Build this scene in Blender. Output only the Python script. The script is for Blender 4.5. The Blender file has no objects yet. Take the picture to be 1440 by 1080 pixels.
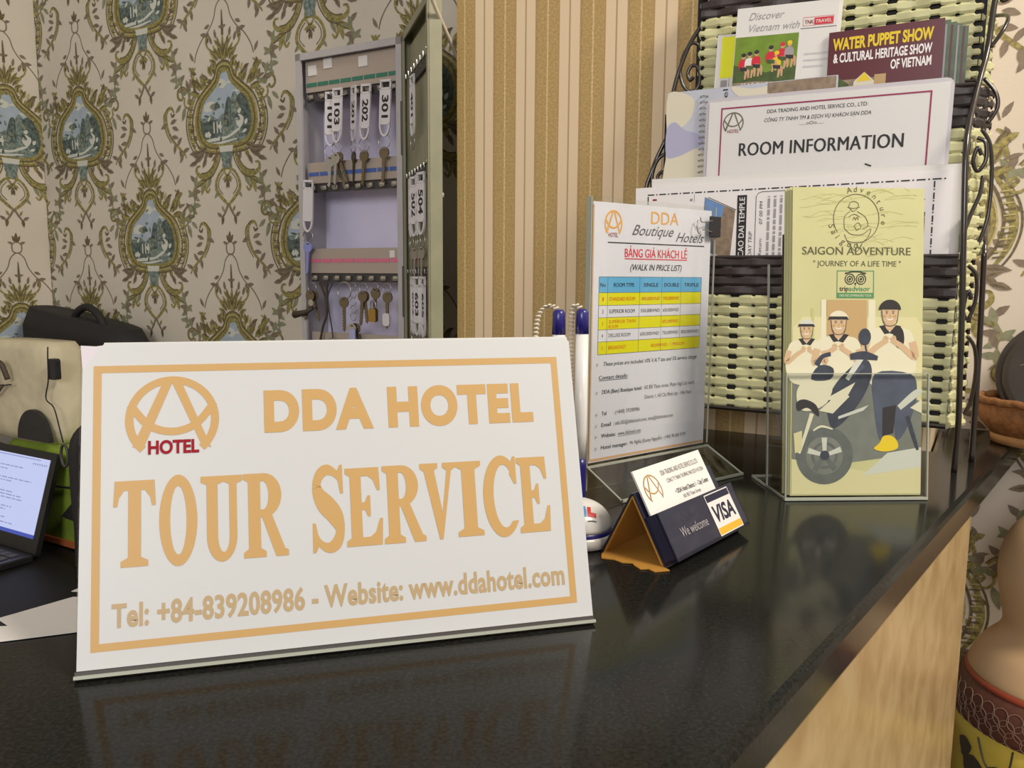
import bpy, bmesh, math, random
from mathutils import Vector, Matrix
R = math.radians
PI = math.pi
random.seed(7)
SC = bpy.context.scene
COL = SC.collection
EYE = 1.205          # camera height; counter top is at CT
CT = 1.05

# ------------------------------------------------------------------ camera, world, lights, exposure
cd = bpy.data.cameras.new('camera'); cam = bpy.data.objects.new('camera', cd); COL.objects.link(cam)
cd.sensor_fit = 'HORIZONTAL'; cd.sensor_width = 36.0; cd.lens = 36.0 * 1150 / 1440; cd.clip_start = 0.01
cam.matrix_world = Matrix.Translation((0, 0, EYE)) @ Matrix.Rotation(R(90 - 7.5), 4, 'X') @ Matrix.Rotation(0.007, 4, 'Z')
SC.camera = cam
w = bpy.data.worlds.new('world'); SC.world = w; w.use_nodes = True
w.node_tree.nodes['Background'].inputs[0].default_value = (1.0, 0.93, 0.84, 1)
w.node_tree.nodes['Background'].inputs[1].default_value = 0.33

def area(name, loc, target, size, power, color):
    l = bpy.data.lights.new(name, 'AREA'); l.shape = 'DISK'; l.size = size; l.energy = power; l.color = color
    o = bpy.data.objects.new(name, l); COL.objects.link(o); o.location = loc
    o.rotation_euler = (Vector(target) - Vector(loc)).to_track_quat('-Z', 'Y').to_euler()
    return o
area('ceiling_lamp', (1.05, -0.25, 2.45), (0.25, 0.85, 1.1), 0.5, 31, (1.0, 0.90, 0.76))
area('front_fill', (-0.7, -2.1, 2.05), (-0.3, 1.0, 1.2), 1.1, 29, (1.0, 0.97, 0.96))  # added fill light from the front for the walls and cabinet inside
SC.view_settings.view_transform = 'Standard'; SC.view_settings.look = 'None'
SC.view_settings.gamma = 1.0; SC.view_settings.use_curve_mapping = False
SC.view_settings.exposure = 0.0

# ------------------------------------------------------------------ helpers
def lin(c):
    c = c / 255.0
    return c / 12.92 if c <= 0.04045 else ((c + 0.055) / 1.055) ** 2.4
def C(r, g, b): return (lin(r), lin(g), lin(b), 1.0)

MATS = {}
def mat(name, col, rough=0.6, metal=0.0, spec=0.5, coat=0.0, noise=0.0, nscale=40, bump=0.0, bscale=200, sheen=0.0, bdist=0.002):
    m = bpy.data.materials.new(name); m.use_nodes = True
    nt = m.node_tree; p = nt.nodes['Principled BSDF']
    p.inputs['Base Color'].default_value = C(*col); p.inputs['Roughness'].default_value = rough
    p.inputs['Metallic'].default_value = metal; p.inputs['Specular IOR Level'].default_value = spec
    p.inputs['Coat Weight'].default_value = coat
    p.inputs['Sheen Weight'].default_value = sheen
    if noise > 0 or bump > 0:
        tc = nt.nodes.new('ShaderNodeTexCoord')
    if noise > 0:
        n = nt.nodes.new('ShaderNodeTexNoise'); n.inputs['Scale'].default_value = nscale; n.inputs['Detail'].default_value = 4
        nt.links.new(tc.outputs['Object'], n.inputs['Vector'])
        r = nt.nodes.new('ShaderNodeMapRange'); r.inputs['From Min'].default_value = 0.3; r.inputs['From Max'].default_value = 0.7
        r.inputs['To Min'].default_value = 1 - noise; r.inputs['To Max'].default_value = 1 + noise * 0.6
        mx = nt.nodes.new('ShaderNodeMix'); mx.data_type = 'RGBA'; mx.blend_type = 'MULTIPLY'; mx.inputs['Factor'].default_value = 1
        mx.inputs['A'].default_value = C(*col)
        nt.links.new(n.outputs['Fac'], r.inputs['Value']); nt.links.new(r.outputs['Result'], mx.inputs['B'])
        nt.links.new(mx.outputs['Result'], p.inputs['Base Color'])
    if bump > 0:
        n2 = nt.nodes.new('ShaderNodeTexNoise'); n2.inputs['Scale'].default_value = bscale; n2.inputs['Detail'].default_value = 3
        nt.links.new(tc.outputs['Object'], n2.inputs['Vector'])
        b = nt.nodes.new('ShaderNodeBump'); b.inputs['Strength'].default_value = bump; b.inputs['Distance'].default_value = bdist
        nt.links.new(n2.outputs['Fac'], b.inputs['Height']); nt.links.new(b.outputs['Normal'], p.inputs['Normal'])
    MATS[name] = m
    return m

def clear_mat(name, tint, gloss_min=0.04, refl=0.5, rough=0.03):
    m = bpy.data.materials.new(name); m.use_nodes = True; nt = m.node_tree; nt.nodes.clear()
    out = nt.nodes.new('ShaderNodeOutputMaterial'); mix = nt.nodes.new('ShaderNodeMixShader')
    tr = nt.nodes.new('ShaderNodeBsdfTransparent'); tr.inputs[0].default_value = tint
    gl = nt.nodes.new('ShaderNodeBsdfGlossy'); gl.inputs['Roughness'].default_value = rough
    gl.inputs[0].default_value = (0.9, 0.9, 0.9, 1)
    lw = nt.nodes.new('ShaderNodeLayerWeight'); lw.inputs['Blend'].default_value = 0.5
    pw = nt.nodes.new('ShaderNodeMath'); pw.operation = 'POWER'; pw.inputs[1].default_value = 4.0
    nt.links.new(lw.outputs['Facing'], pw.inputs[0])
    mr = nt.nodes.new('ShaderNodeMapRange'); mr.inputs['To Min'].default_value = gloss_min; mr.inputs['To Max'].default_value = refl
    nt.links.new(pw.outputs[0], mr.inputs['Value']); nt.links.new(mr.outputs[0], mix.inputs[0])
    nt.links.new(tr.outputs[0], mix.inputs[1]); nt.links.new(gl.outputs[0], mix.inputs[2])
    nt.links.new(mix.outputs[0], out.inputs[0]); MATS[name] = m
    return m

def tag(o, label, cat, group=None, kind=None):
    o['label'] = label; o['category'] = cat
    if group: o['group'] = group
    if kind: o['kind'] = kind
    return o
def thing(name, loc, rot, label, cat, group=None):
    o = bpy.data.objects.new(name, None); COL.objects.link(o); o.empty_display_size = 0.02
    o.location = loc; o.rotation_euler = rot
    return tag(o, label, cat, group)

class M:
    """collects faces with materials; build() links them as ONE mesh object"""
    def __init__(s): s.v = []; s.f = []; s.m = []; s.mats = []
    def mi(s, m):
        if m not in s.mats: s.mats.append(m)
        return s.mats.index(m)
    def add(s, vs, fs, m):
        k = len(s.v); i = s.mi(m)
        s.v += [tuple(p) for p in vs]
        for f in fs: s.f.append([k + a for a in f]); s.m.append(i)
    def box(s, x0, x1, y0, y1, z0, z1, m):
        vs = [(x, y, z) for z in (z0, z1) for y in (y0, y1) for x in (x0, x1)]
        s.add(vs, [(0, 2, 3, 1), (4, 5, 7, 6), (0, 1, 5, 4), (2, 6, 7, 3), (0, 4, 6, 2), (1, 3, 7, 5)], m)
    def rbox(s, x0, x1, y0, y1, z0, z1, m, r=0.002, n=3):
        """box with rounded vertical-plane (x,z) corners"""
        pts = []
        for cx, cz, a in ((x1 - r, z1 - r, 0), (x0 + r, z1 - r, 90), (x0 + r, z0 + r, 180), (x1 - r, z0 + r, 270)):
            for k in range(n + 1):
                t = R(a + 90 * k / n); pts.append((cx + r * math.cos(t), cz + r * math.sin(t)))
        s.prism(pts, y0, y1, m)
    def prism(s, pts, y0, y1, m):
        """polygon in (x,z) extruded along y"""
        n = len(pts)
        vs = [(x, y0, z) for x, z in pts] + [(x, y1, z) for x, z in pts]
        fs = [tuple(range(n)), tuple(range(2 * n - 1, n - 1, -1))] + [(i, i + n, (i + 1) % n + n, (i + 1) % n) for i in range(n)]
        s.add(vs, fs, m)
    def zprism(s, pts, z0, z1, m):
        n = len(pts)
        vs = [(x, y, z0) for x, y in pts] + [(x, y, z1) for x, y in pts]
        s.add(vs, [tuple(range(n - 1, -1, -1)), tuple(range(n, 2 * n))] + [(i, (i + 1) % n, (i + 1) % n + n, i + n) for i in range(n)], m)
    def xprism(s, pts, x0, x1, m):
        """polygon in (y,z) extruded along x"""
        n = len(pts)
        vs = [(x0, y, z) for y, z in pts] + [(x1, y, z) for y, z in pts]
        s.add(vs, [tuple(range(n)), tuple(range(2 * n - 1, n - 1, -1))] + [(i, i + n, (i + 1) % n + n, (i + 1) % n) for i in range(n)], m)
    def tube(s, pts, r, m, seg=8, closed=False, cap=True):
        pts = [Vector(p) for p in pts]; n = len(pts)
        rr = r if isinstance(r, (list, tuple)) else [r] * n
        up = None; vs = []
        for i, p in enumerate(pts):
            if closed: t = pts[(i + 1) % n] - pts[i - 1]
            else: t = pts[min(i + 1, n - 1)] - pts[max(i - 1, 0)]
            t.normalize()
            if up is None:
                up = Vector((0, 0, 1)) if abs(t.z) < 0.9 else Vector((1, 0, 0))
            up = up - t * up.dot(t)
            if up.length < 1e-6: up = t.orthogonal()
            up.normalize(); side = t.cross(up)
            for k in range(seg):
                a = 2 * PI * k / seg
                vs.append(p + (up * math.cos(a) + side * math.sin(a)) * rr[i])
        fs = []
        for i in range(n if closed else n - 1):
            j = (i + 1) % n
            for k in range(seg): fs.append((i * seg + k, i * seg + (k + 1) % seg, j * seg + (k + 1) % seg, j * seg + k))
        if cap and not closed:
            fs.append(tuple(range(seg - 1, -1, -1))); fs.append(tuple((n - 1) * seg + k for k in range(seg)))
        s.add(vs, fs, m)
    def lathe(s, prof, m, seg=32, c=(0, 0, 0), sx=1, sy=1):
        vs = []; n = len(prof)
        for r, z in prof:
            for k in range(seg):
                a = 2 * PI * k / seg; vs.append((c[0] + r * sx * math.cos(a), c[1] + r * sy * math.sin(a), c[2] + z))
        fs = [(i * seg + k, i * seg + (k + 1) % seg, (i + 1) * seg + (k + 1) % seg, (i + 1) * seg + k) for i in range(n - 1) for k in range(seg)]
        fs.append(tuple(range(seg - 1, -1, -1))); fs.append(tuple((n - 1) * seg + k for k in range(seg)))
        s.add(vs, fs, m)
    def build(s, name, parent=None, smooth=False, bevel=0, loc=None, rot=None, sub=0):
        me = bpy.data.meshes.new(name); me.from_pydata(s.v, [], s.f)
        for m in s.mats: me.materials.append(m)
        for p, i in zip(me.polygons, s.m): p.material_index = i
        if smooth:
            for p in me.polygons: p.use_smooth = True
        me.update()
        o = bpy.data.objects.new(name, me); COL.objects.link(o)
        if parent: o.parent = parent
        if loc: o.location = loc
        if rot: o.rotation_euler = rot
        if bevel:
            md = o.modifiers.new('b', 'BEVEL'); md.width = bevel; md.segments = 2; md.limit_method = 'ANGLE'
        if sub:
            md = o.modifiers.new('s', 'SUBSURF'); md.levels = sub; md.render_levels = sub
        return o

def cat_rom(p, n=6, closed=False):
    out = []; L = len(p)
    dim = len(p[0])
    for i in range(L if closed else L - 1):
        g = lambda k: p[k % L] if closed else p[min(max(k, 0), L - 1)]
        a, b, c, d = g(i - 1), g(i), g(i + 1), g(i + 2)
        for k in range(n):
            t = k / n
            out.append(tuple(0.5 * (2 * b[j] + (c[j] - a[j]) * t + (2 * a[j] - 5 * b[j] + 4 * c[j] - d[j]) * t * t + (3 * b[j] - a[j] - 3 * c[j] + d[j]) * t ** 3) for j in range(dim)))
    if not closed: out.append(tuple(p[-1]))
    return out

# ---- text
_tc = bpy.data.curves.new('typeset', 'FONT'); _to = bpy.data.objects.new('typeset', _tc); COL.objects.link(_to)
_cache = {}
def text_geo(s, bold=0.0, shear=0.0, spacing=1.0):
    k = (s, bold, shear, spacing)
    if k not in _cache:
        _tc.body = s; _tc.offset = bold; _tc.shear = shear; _tc.resolution_u = 8 if bold > .03 else 3; _tc.space_character = spacing
        _to.update_tag(); bpy.context.view_layer.update()
        dg = bpy.context.evaluated_depsgraph_get()
        me = bpy.data.meshes.new_from_object(_to.evaluated_get(dg))
        vs = [(v.co.x, v.co.y) for v in me.vertices]; fs = [tuple(p.vertices) for p in me.polygons]
        bpy.data.meshes.remove(me)
        _cache[k] = (vs, fs)
    return _cache[k]

LAY = 0.00006
class P:
    """flat print on a sheet: local (x, z) plane, facing -y, in thin layers"""
    def __init__(s, base=0.0001, k=1.0): s.M = M(); s.base = base; s.k = k; s.n = 0
    def y(s, l):
        s.n += 1
        return -(s.base + l * LAY + (s.n % 60) * 0.0000009)
    def poly(s, pts, m, l=0):
        k = s.k; y = s.y(l); s.M.add([(x * k, y, z * k) for x, z in pts], [tuple(range(len(pts)))], m)
    def rect(s, x0, z0, x1, z1, m, l=0): s.poly([(x0, z0), (x1, z0), (x1, z1), (x0, z1)], m, l)
    def frame(s, x0, z0, x1, z1, t, m, l=0):
        s.rect(x0, z0, x1, z0 + t, m, l); s.rect(x0, z1 - t, x1, z1, m, l)
        s.rect(x0, z0 + t, x0 + t, z1 - t, m, l); s.rect(x1 - t, z0 + t, x1, z1 - t, m, l)
    def strip(s, a, b, m, l=0, closed=False):
        n = len(a); k = s.k; y = s.y(l)
        vs = [(x * k, y, z * k) for x, z in a] + [(x * k, y, z * k) for x, z in b]
        s.M.add(vs, [(i, (i + 1) % n, (i + 1) % n + n, i + n) for i in range(n if closed else n - 1)], m)
    def stroke(s, pts, wd, m, l=0, n=5, closed=False, smooth=True, sx=1, sz=1):
        W_ = wd if isinstance(wd, (list, tuple)) else [wd] * len(pts)
        p3 = [(x, z, w_) for (x, z), w_ in zip(pts, W_)]
        if smooth and len(pts) > 2: p3 = cat_rom(p3, n, closed)
        a = []; b = []; L = len(p3)
        for i in range(L):
            if closed: q0, q1 = p3[i - 1], p3[(i + 1) % L]
            else: q0, q1 = p3[max(i - 1, 0)], p3[min(i + 1, L - 1)]
            dx, dz = q1[0] - q0[0], q1[1] - q0[1]; d = math.hypot(dx, dz) or 1
            nx, nz = -dz / d * p3[i][2] / 2 * sx, dx / d * p3[i][2] / 2 * sz
            a.append((p3[i][0] + nx, p3[i][1] + nz)); b.append((p3[i][0] - nx, p3[i][1] - nz))
        s.strip(a, b, m, l, closed)
    def ell(s, cx, cz, rx, rz, m, l=0, n=28, a0=0, a1=360):
        s.poly([(cx + rx * math.cos(R(a0 + (a1 - a0) * i / n)), cz + rz * math.sin(R(a0 + (a1 - a0) * i / n))) for i in range(n + (0 if a1 - a0 == 360 else 1))], m, l)
    def ring(s, cx, cz, rx, rz, ix, iz, m, l=0, a0=0, a1=360, n=40):
        a = []; b = []
        for i in range(n + 1):
            t = R(a0 + (a1 - a0) * i / n)
            a.append((cx + rx * math.cos(t), cz + rz * math.sin(t))); b.append((cx + ix * math.cos(t), cz + iz * math.sin(t)))
        s.strip(a, b, m, l)
    def text(s, t, x0, x1, zb, h, m, l=1, bold=0.0, shear=0.0, rot=0, spacing=1.0):
        """fit: ink from x0 to x1, baseline zb, capital height h (rot=90: x0/x1 run upward, zb is the x of the baseline)"""
        if 0 < bold < .03:      # heavier strokes by printing the same line a hair apart
            d = bold * h * .9
            for e in (-1, 0, 1): s.text(t, x0 + e * d, x1 + e * d, zb, h, m, l, 0, shear, rot, spacing)
            return
        vs, fs = text_geo(t, bold, shear, spacing)
        if not vs: return
        a = min(v[0] for v in vs); b = max(v[0] for v in vs); k = s.k
        sx = (x1 - x0) / max(b - a, 1e-6); sz = h / 0.69
        out = []; y = s.y(l)
        for x, z in vs:
            X = x0 + (x - a) * sx; Z = z * sz
            if rot == 90: out.append(((zb - Z) * k, y, X * k))
            else: out.append((X * k, y, (zb + Z) * k))
        s.M.add(out, fs, m)
    def lines(s, x0, x1, z0, z1, n, m, l=1, h=0.5, seed=1, rot=False):
        """rows of small illegible print as broken bars"""
        rnd = random.Random(seed)
        for i in range(n):
            c = z1 + (z0 - z1) * (i + .5) / n; hh = abs(z1 - z0) / n * h / 2; x = x0
            end = x1 if i < n - 1 else x0 + (x1 - x0) * rnd.uniform(.5, .9)
            while x < end:
                wl = rnd.uniform(.03, .12) * (x1 - x0); e = min(x + wl, end)
                if rot: s.rect(c - hh, x, c + hh, e, m, l)
                else: s.rect(x, c - hh, e, c + hh, m, l)
                x = e + .018 * (x1 - x0)
    def build(s, name, parent): return s.M.build(name, parent)

# ---- frame of the back wall: u along it (to the right), n away from the viewer
U = Vector((math.cos(R(-30)), math.sin(R(-30)), 0)); N = Vector((0.5, math.cos(R(30)), 0))
RZ = (0, 0, R(-30))
def W(u, d, z): return U * u + N * d + Vector((0, 0, z))
DW = 0.975      # back wall
DC = 0.827      # striped pier face
UL = -1.637     # left corner
UP0, UP1 = -0.5545, -0.036   # pier from - to

# ------------------------------------------------------------------ materials
paper = mat('white paper', (232, 230, 228), 0.55)
sign_white = mat('glossy white card', (203, 205, 207), 0.35, coat=0.25)
sheet_white = mat('laminated white', (245, 241, 243), 0.4, coat=0.2)
gold = mat('gold print', (196, 158, 100), 0.4)
gold_dim = mat('faded gold print', (182, 158, 120), 0.4)
logo_gold = mat('amber print', (222, 165, 85), 0.5)
logo_olive = mat('olive print', (110, 105, 75), 0.5)
red = mat('red print', (148, 8, 34), 0.6, spec=.25)
red2 = mat('bright red print', (215, 40, 60), 0.5)
orange = mat('orange print', (214, 96, 26), 0.5)
black = mat('black ink', (38, 36, 40), 0.6)
grey_ink = mat('grey ink', (95, 92, 98), 0.6)
light_ink = mat('light grey ink', (165, 160, 165), 0.6)
purple = mat('crimson border print', (165, 40, 92), 0.5)
t_blue = mat('table header blue', (95, 170, 215), 0.5)
t_yel = mat('table yellow', (220, 215, 20), 0.5)
acry = clear_mat('clear acrylic', (0.985, 0.99, 0.985, 1), gloss_min=0.02)
acry_edge = mat('acrylic edge glow', (168, 172, 160), 0.25, spec=0.6)  # pale opaque colour stands in for light glowing along the clear edges
film = mat('folded clear film', (212, 205, 214), 0.3, coat=0.4)
granite = mat('black granite', (40, 40, 38), 0.13, spec=0.12)
steel = mat('bright steel', (190, 188, 185), 0.28, metal=1.0)
brass_dark = mat('tarnished key metal', (130, 120, 100), 0.38, metal=1.0)
cab_mat = mat('grey-lilac enamel', (186, 182, 184), 0.42, noise=0.08, nscale=30)
cab_in = mat('lilac cabinet lining', (226, 222, 250), 0.5, noise=0.08, nscale=14)
cab_door = mat('grey-green enamel', (150, 148, 122), 0.45, noise=0.12, nscale=25)
cab_dark = mat('dark hook rail', (70, 66, 66), 0.5)
bar_mat = mat('beige label rail', (182, 168, 156), 0.55)
tab_green = mat('green tab', (55, 125, 105), 0.5); tab_blue = mat('blue tab', (75, 105, 180), 0.5); tab_pink = mat('pink tab', (225, 120, 150), 0.5)
tag_white = mat('white plastic', (226, 222, 226), 0.4)
navy = mat('navy plastic', (42, 38, 120), 0.3, coat=0.3)
pen_white = mat('white glossy plastic', (228, 226, 224), 0.25, coat=0.3)
cord_white = mat('cream coiled cord', (226, 216, 196), 0.45)
holder_dark = mat('dark navy card', (40, 40, 62), 0.35, coat=0.3)
kraft = mat('kraft board', (182, 130, 50), 0.75, noise=0.12, nscale=60)
wicker_cream = mat('cream rattan', (200, 198, 152), 0.5, noise=0.08, nscale=90)
wicker_dark = mat('dark brown rattan', (58, 50, 50), 0.45, noise=0.2, nscale=120)
iron = mat('black wrought iron', (44, 36, 32), 0.28, spec=0.6, coat=0.5)
stripe_edge = mat('pier paint', (170, 145, 105), 0.6)
skin_tan = mat('warm skin print', (205, 165, 125), 0.6)
bro_paper = mat('pale olive brochure', (202, 200, 148), 0.4, coat=0.2, noise=0.05, nscale=30)
bro_shade = mat('brochure sketch wash', (190, 190, 128), 0.5)
dark_bro = mat('dark brown brochure', (62, 50, 44), 0.45)
tree_green = mat('tripadvisor green', (80, 140, 90), 0.5)
maroon = mat('maroon print', (92, 24, 36), 0.35, coat=0.2)
yellow = mat('yellow print', (235, 205, 40), 0.5)
neon = mat('neon yellow print', (248, 250, 40), 0.5)
sky_print = mat('cloud sky print', (196, 200, 214), 0.5, noise=0.12, nscale=14)
cloud_cream = mat('cream cloud print', (222, 216, 196), 0.5)
cloud_lilac = mat('lilac cloud print', (178, 178, 208), 0.5)
grass_print = mat('grass print', (120, 150, 45), 0.5, noise=0.2, nscale=90)
grass_dark = mat('dark grass print', (75, 95, 45), 0.5, noise=0.3, nscale=120)
stone_print = mat('stone print', (150, 130, 110), 0.5, noise=0.35, nscale=160)
sky_blue = mat('blue sky print', (110, 150, 205), 0.5, noise=0.12, nscale=60)

def wallpaper_mat():
    m = mat('cream damask ground', (211, 203, 189), 0.65, spec=0.3, noise=0.04, nscale=8, bump=0.06, bscale=500)
    return m
paper_ground = wallpaper_mat()
wp_gold = mat('wallpaper gold', (148, 139, 82), 0.6, noise=0.55, nscale=230)
wp_dark = mat('wallpaper dark olive', (108, 96, 66), 0.6, noise=0.45, nscale=200)
wp_brown = mat('wallpaper brown grey', (128, 114, 98), 0.6, noise=0.25, nscale=120)
wp_leaf = mat('wallpaper leaf green', (136, 138, 110), 0.6, noise=0.25, nscale=120)
wp_light = mat('wallpaper pale gold', (186, 174, 118), 0.6, noise=0.3, nscale=200)
wp_sky = mat('wallpaper sky blue', (168, 182, 196), 0.6, noise=0.12, nscale=60)
wp_tree = mat('wallpaper dark teal', (88, 104, 100), 0.6, noise=0.75, nscale=150)
wp_teal = mat('wallpaper teal grey', (124, 140, 134), 0.6, noise=0.7, nscale=170)
wp_white = mat('wallpaper pale grey', (204, 206, 196), 0.6)

def stripe_mat():
    m = bpy.data.materials.new('tan striped wallpaper'); m.use_nodes = True; nt = m.node_tree; p = nt.nodes['Principled BSDF']
    L = nt.links; tc = nt.nodes.new('ShaderNodeTexCoord'); sp = nt.nodes.new('ShaderNodeSeparateXYZ')
    L.new(tc.outputs['Object'], sp.inputs[0])
    def math_(op, a, b):
        n = nt.nodes.new('ShaderNodeMath'); n.operation = op
        for i, x in enumerate((a, b)):
            if isinstance(x, (int, float)): n.inputs[i].default_value = x
            else: L.new(x, n.inputs[i])
        return n.outputs[0]
    # dark band starts at u = -0.504, period 0.0541, width 0.0285
    fr = math_('FRACT', math_('DIVIDE', math_('ADD', sp.outputs[0], 0.504 + 0.0541 * 20), 0.0541), 0)
    ramp = nt.nodes.new('ShaderNodeValToRGB'); ramp.color_ramp.interpolation = 'CONSTANT'
    dk = C(186, 157, 102); lt = C(228, 205, 171); ln = C(218, 190, 140); ld = C(182, 154, 120); ed = C(178, 146, 100)
    stops = [(0, ed), (0.03, dk), (0.25, ln), (0.285, dk), (0.51, ed), (0.535, lt), (0.74, ld), (0.775, lt), (0.98, ed)]
    e = ramp.color_ramp.elements
    e[0].position, e[0].color = stops[0]; e[1].position, e[1].color = stops[1]
    for pos, c in stops[2:]:
        k = e.new(pos); k.color = c
    L.new(fr, ramp.inputs[0])
    nz = nt.nodes.new('ShaderNodeTexNoise'); nz.inputs['Scale'].default_value = 420; nz.inputs['Detail'].default_value = 2
    L.new(tc.outputs['Object'], nz.inputs['Vector'])
    mr = nt.nodes.new('ShaderNodeMapRange'); mr.inputs['From Min'].default_value = .35; mr.inputs['From Max'].default_value = .7
    mr.inputs['To Min'].default_value = .82; mr.inputs['To Max'].default_value = 1.15
    L.new(nz.outputs['Fac'], mr.inputs['Value'])
    # the speckle sits only in the dark flocked bands
    lt_or = math_('LESS_THAN', fr, 0.51)
    fac = math_('ADD', math_('MULTIPLY', mr.outputs[0], lt_or), math_('SUBTRACT', 1, lt_or))
    mx = nt.nodes.new('ShaderNodeMix'); mx.data_type = 'RGBA'; mx.blend_type = 'MULTIPLY'; mx.inputs['Factor'].default_value = 1
    L.new(ramp.outputs[0], mx.inputs['A']); L.new(fac, mx.inputs['B']); L.new(mx.outputs['Result'], p.inputs['Base Color'])
    p.inputs['Roughness'].default_value = 0.5
    return m
striped = stripe_mat()

def granite_tune(m):
    nt = m.node_tree; p = nt.nodes['Principled BSDF']; L = nt.links
    tc = nt.nodes.new('ShaderNodeTexCoord'); n = nt.nodes.new('ShaderNodeTexNoise'); n.inputs['Scale'].default_value = 600; n.inputs['Detail'].default_value = 3
    L.new(tc.outputs['Object'], n.inputs['Vector'])
    r = nt.nodes.new('ShaderNodeValToRGB'); r.color_ramp.elements[0].position = .35; r.color_ramp.elements[1].position = .75
    r.color_ramp.elements[0].color = C(22, 22, 21); r.color_ramp.elements[1].color = C(42, 42, 40)
    L.new(n.outputs['Fac'], r.inputs[0]); L.new(r.outputs[0], p.inputs['Base Color'])
granite_tune(granite)

def marble_mat():
    m = bpy.data.materials.new('tan marble'); m.use_nodes = True; nt = m.node_tree; p = nt.nodes['Principled BSDF']; L = nt.links
    tc = nt.nodes.new('ShaderNodeTexCoord'); mp = nt.nodes.new('ShaderNodeMapping'); mp.inputs['Scale'].default_value = (1, 1, 0.7)
    L.new(tc.outputs['Object'], mp.inputs[0])
    n = nt.nodes.new('ShaderNodeTexNoise'); n.inputs['Scale'].default_value = 48; n.inputs['Detail'].default_value = 10; n.inputs['Distortion'].default_value = 0.35
    L.new(mp.outputs[0], n.inputs['Vector'])
    r = nt.nodes.new('ShaderNodeValToRGB'); e = r.color_ramp.elements
    e[0].position = .3; e[0].color = C(166, 138, 94); e[1].position = .62; e[1].color = C(190, 165, 122)
    k = e.new(.48); k.color = C(180, 153, 108)
    L.new(n.outputs['Fac'], r.inputs[0]); L.new(r.outputs[0], p.inputs['Base Color']); p.inputs['Roughness'].default_value = .3
    return m
marble = marble_mat()
desk_mat = mat('dark desk laminate', (24, 22, 21), 0.55, spec=.3)
floor_mat = mat('beige floor tile', (150, 130, 105), 0.3, noise=0.1, nscale=6)

# ------------------------------------------------------------------ wallpaper pattern (one motif, in mm about the medallion's centre)
MOTIF = []   # (layer, material, points)
class Rec(P):
    def __init__(s): s.k = 1.0; s.n = 0
    def poly(s, pts, m, l=0): MOTIF.append((l, m, [tuple(p) for p in pts], None))
    def strip(s, a, b, m, l=0, closed=False): MOTIF.append((l, m, list(a), list(b) + ([closed] if closed else [])))
def leaf(r, x, z, ang, ln, wd, m, l=3):
    c, s_ = math.cos(R(ang)), math.sin(R(ang))
    pts = []
    for t, h in ((0, 0), (.25, .8), (.55, 1), (.8, .55), (1, 0), (.8, -.45), (.5, -.8), (.22, -.6)):
        pts.append((x + c * t * ln - s_ * h * wd / 2, z + s_ * t * ln + c * h * wd / 2))
    r.poly(pts, m, l)
def spiral(cx, cz, r0, r1, a0, a1, n=9):
    return [(cx + (r0 + (r1 - r0) * i / (n - 1)) * math.cos(R(a0 + (a1 - a0) * i / (n - 1))), cz + (r0 + (r1 - r0) * i / (n - 1)) * math.sin(R(a0 + (a1 - a0) * i / (n - 1)))) for i in range(n)]
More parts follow.
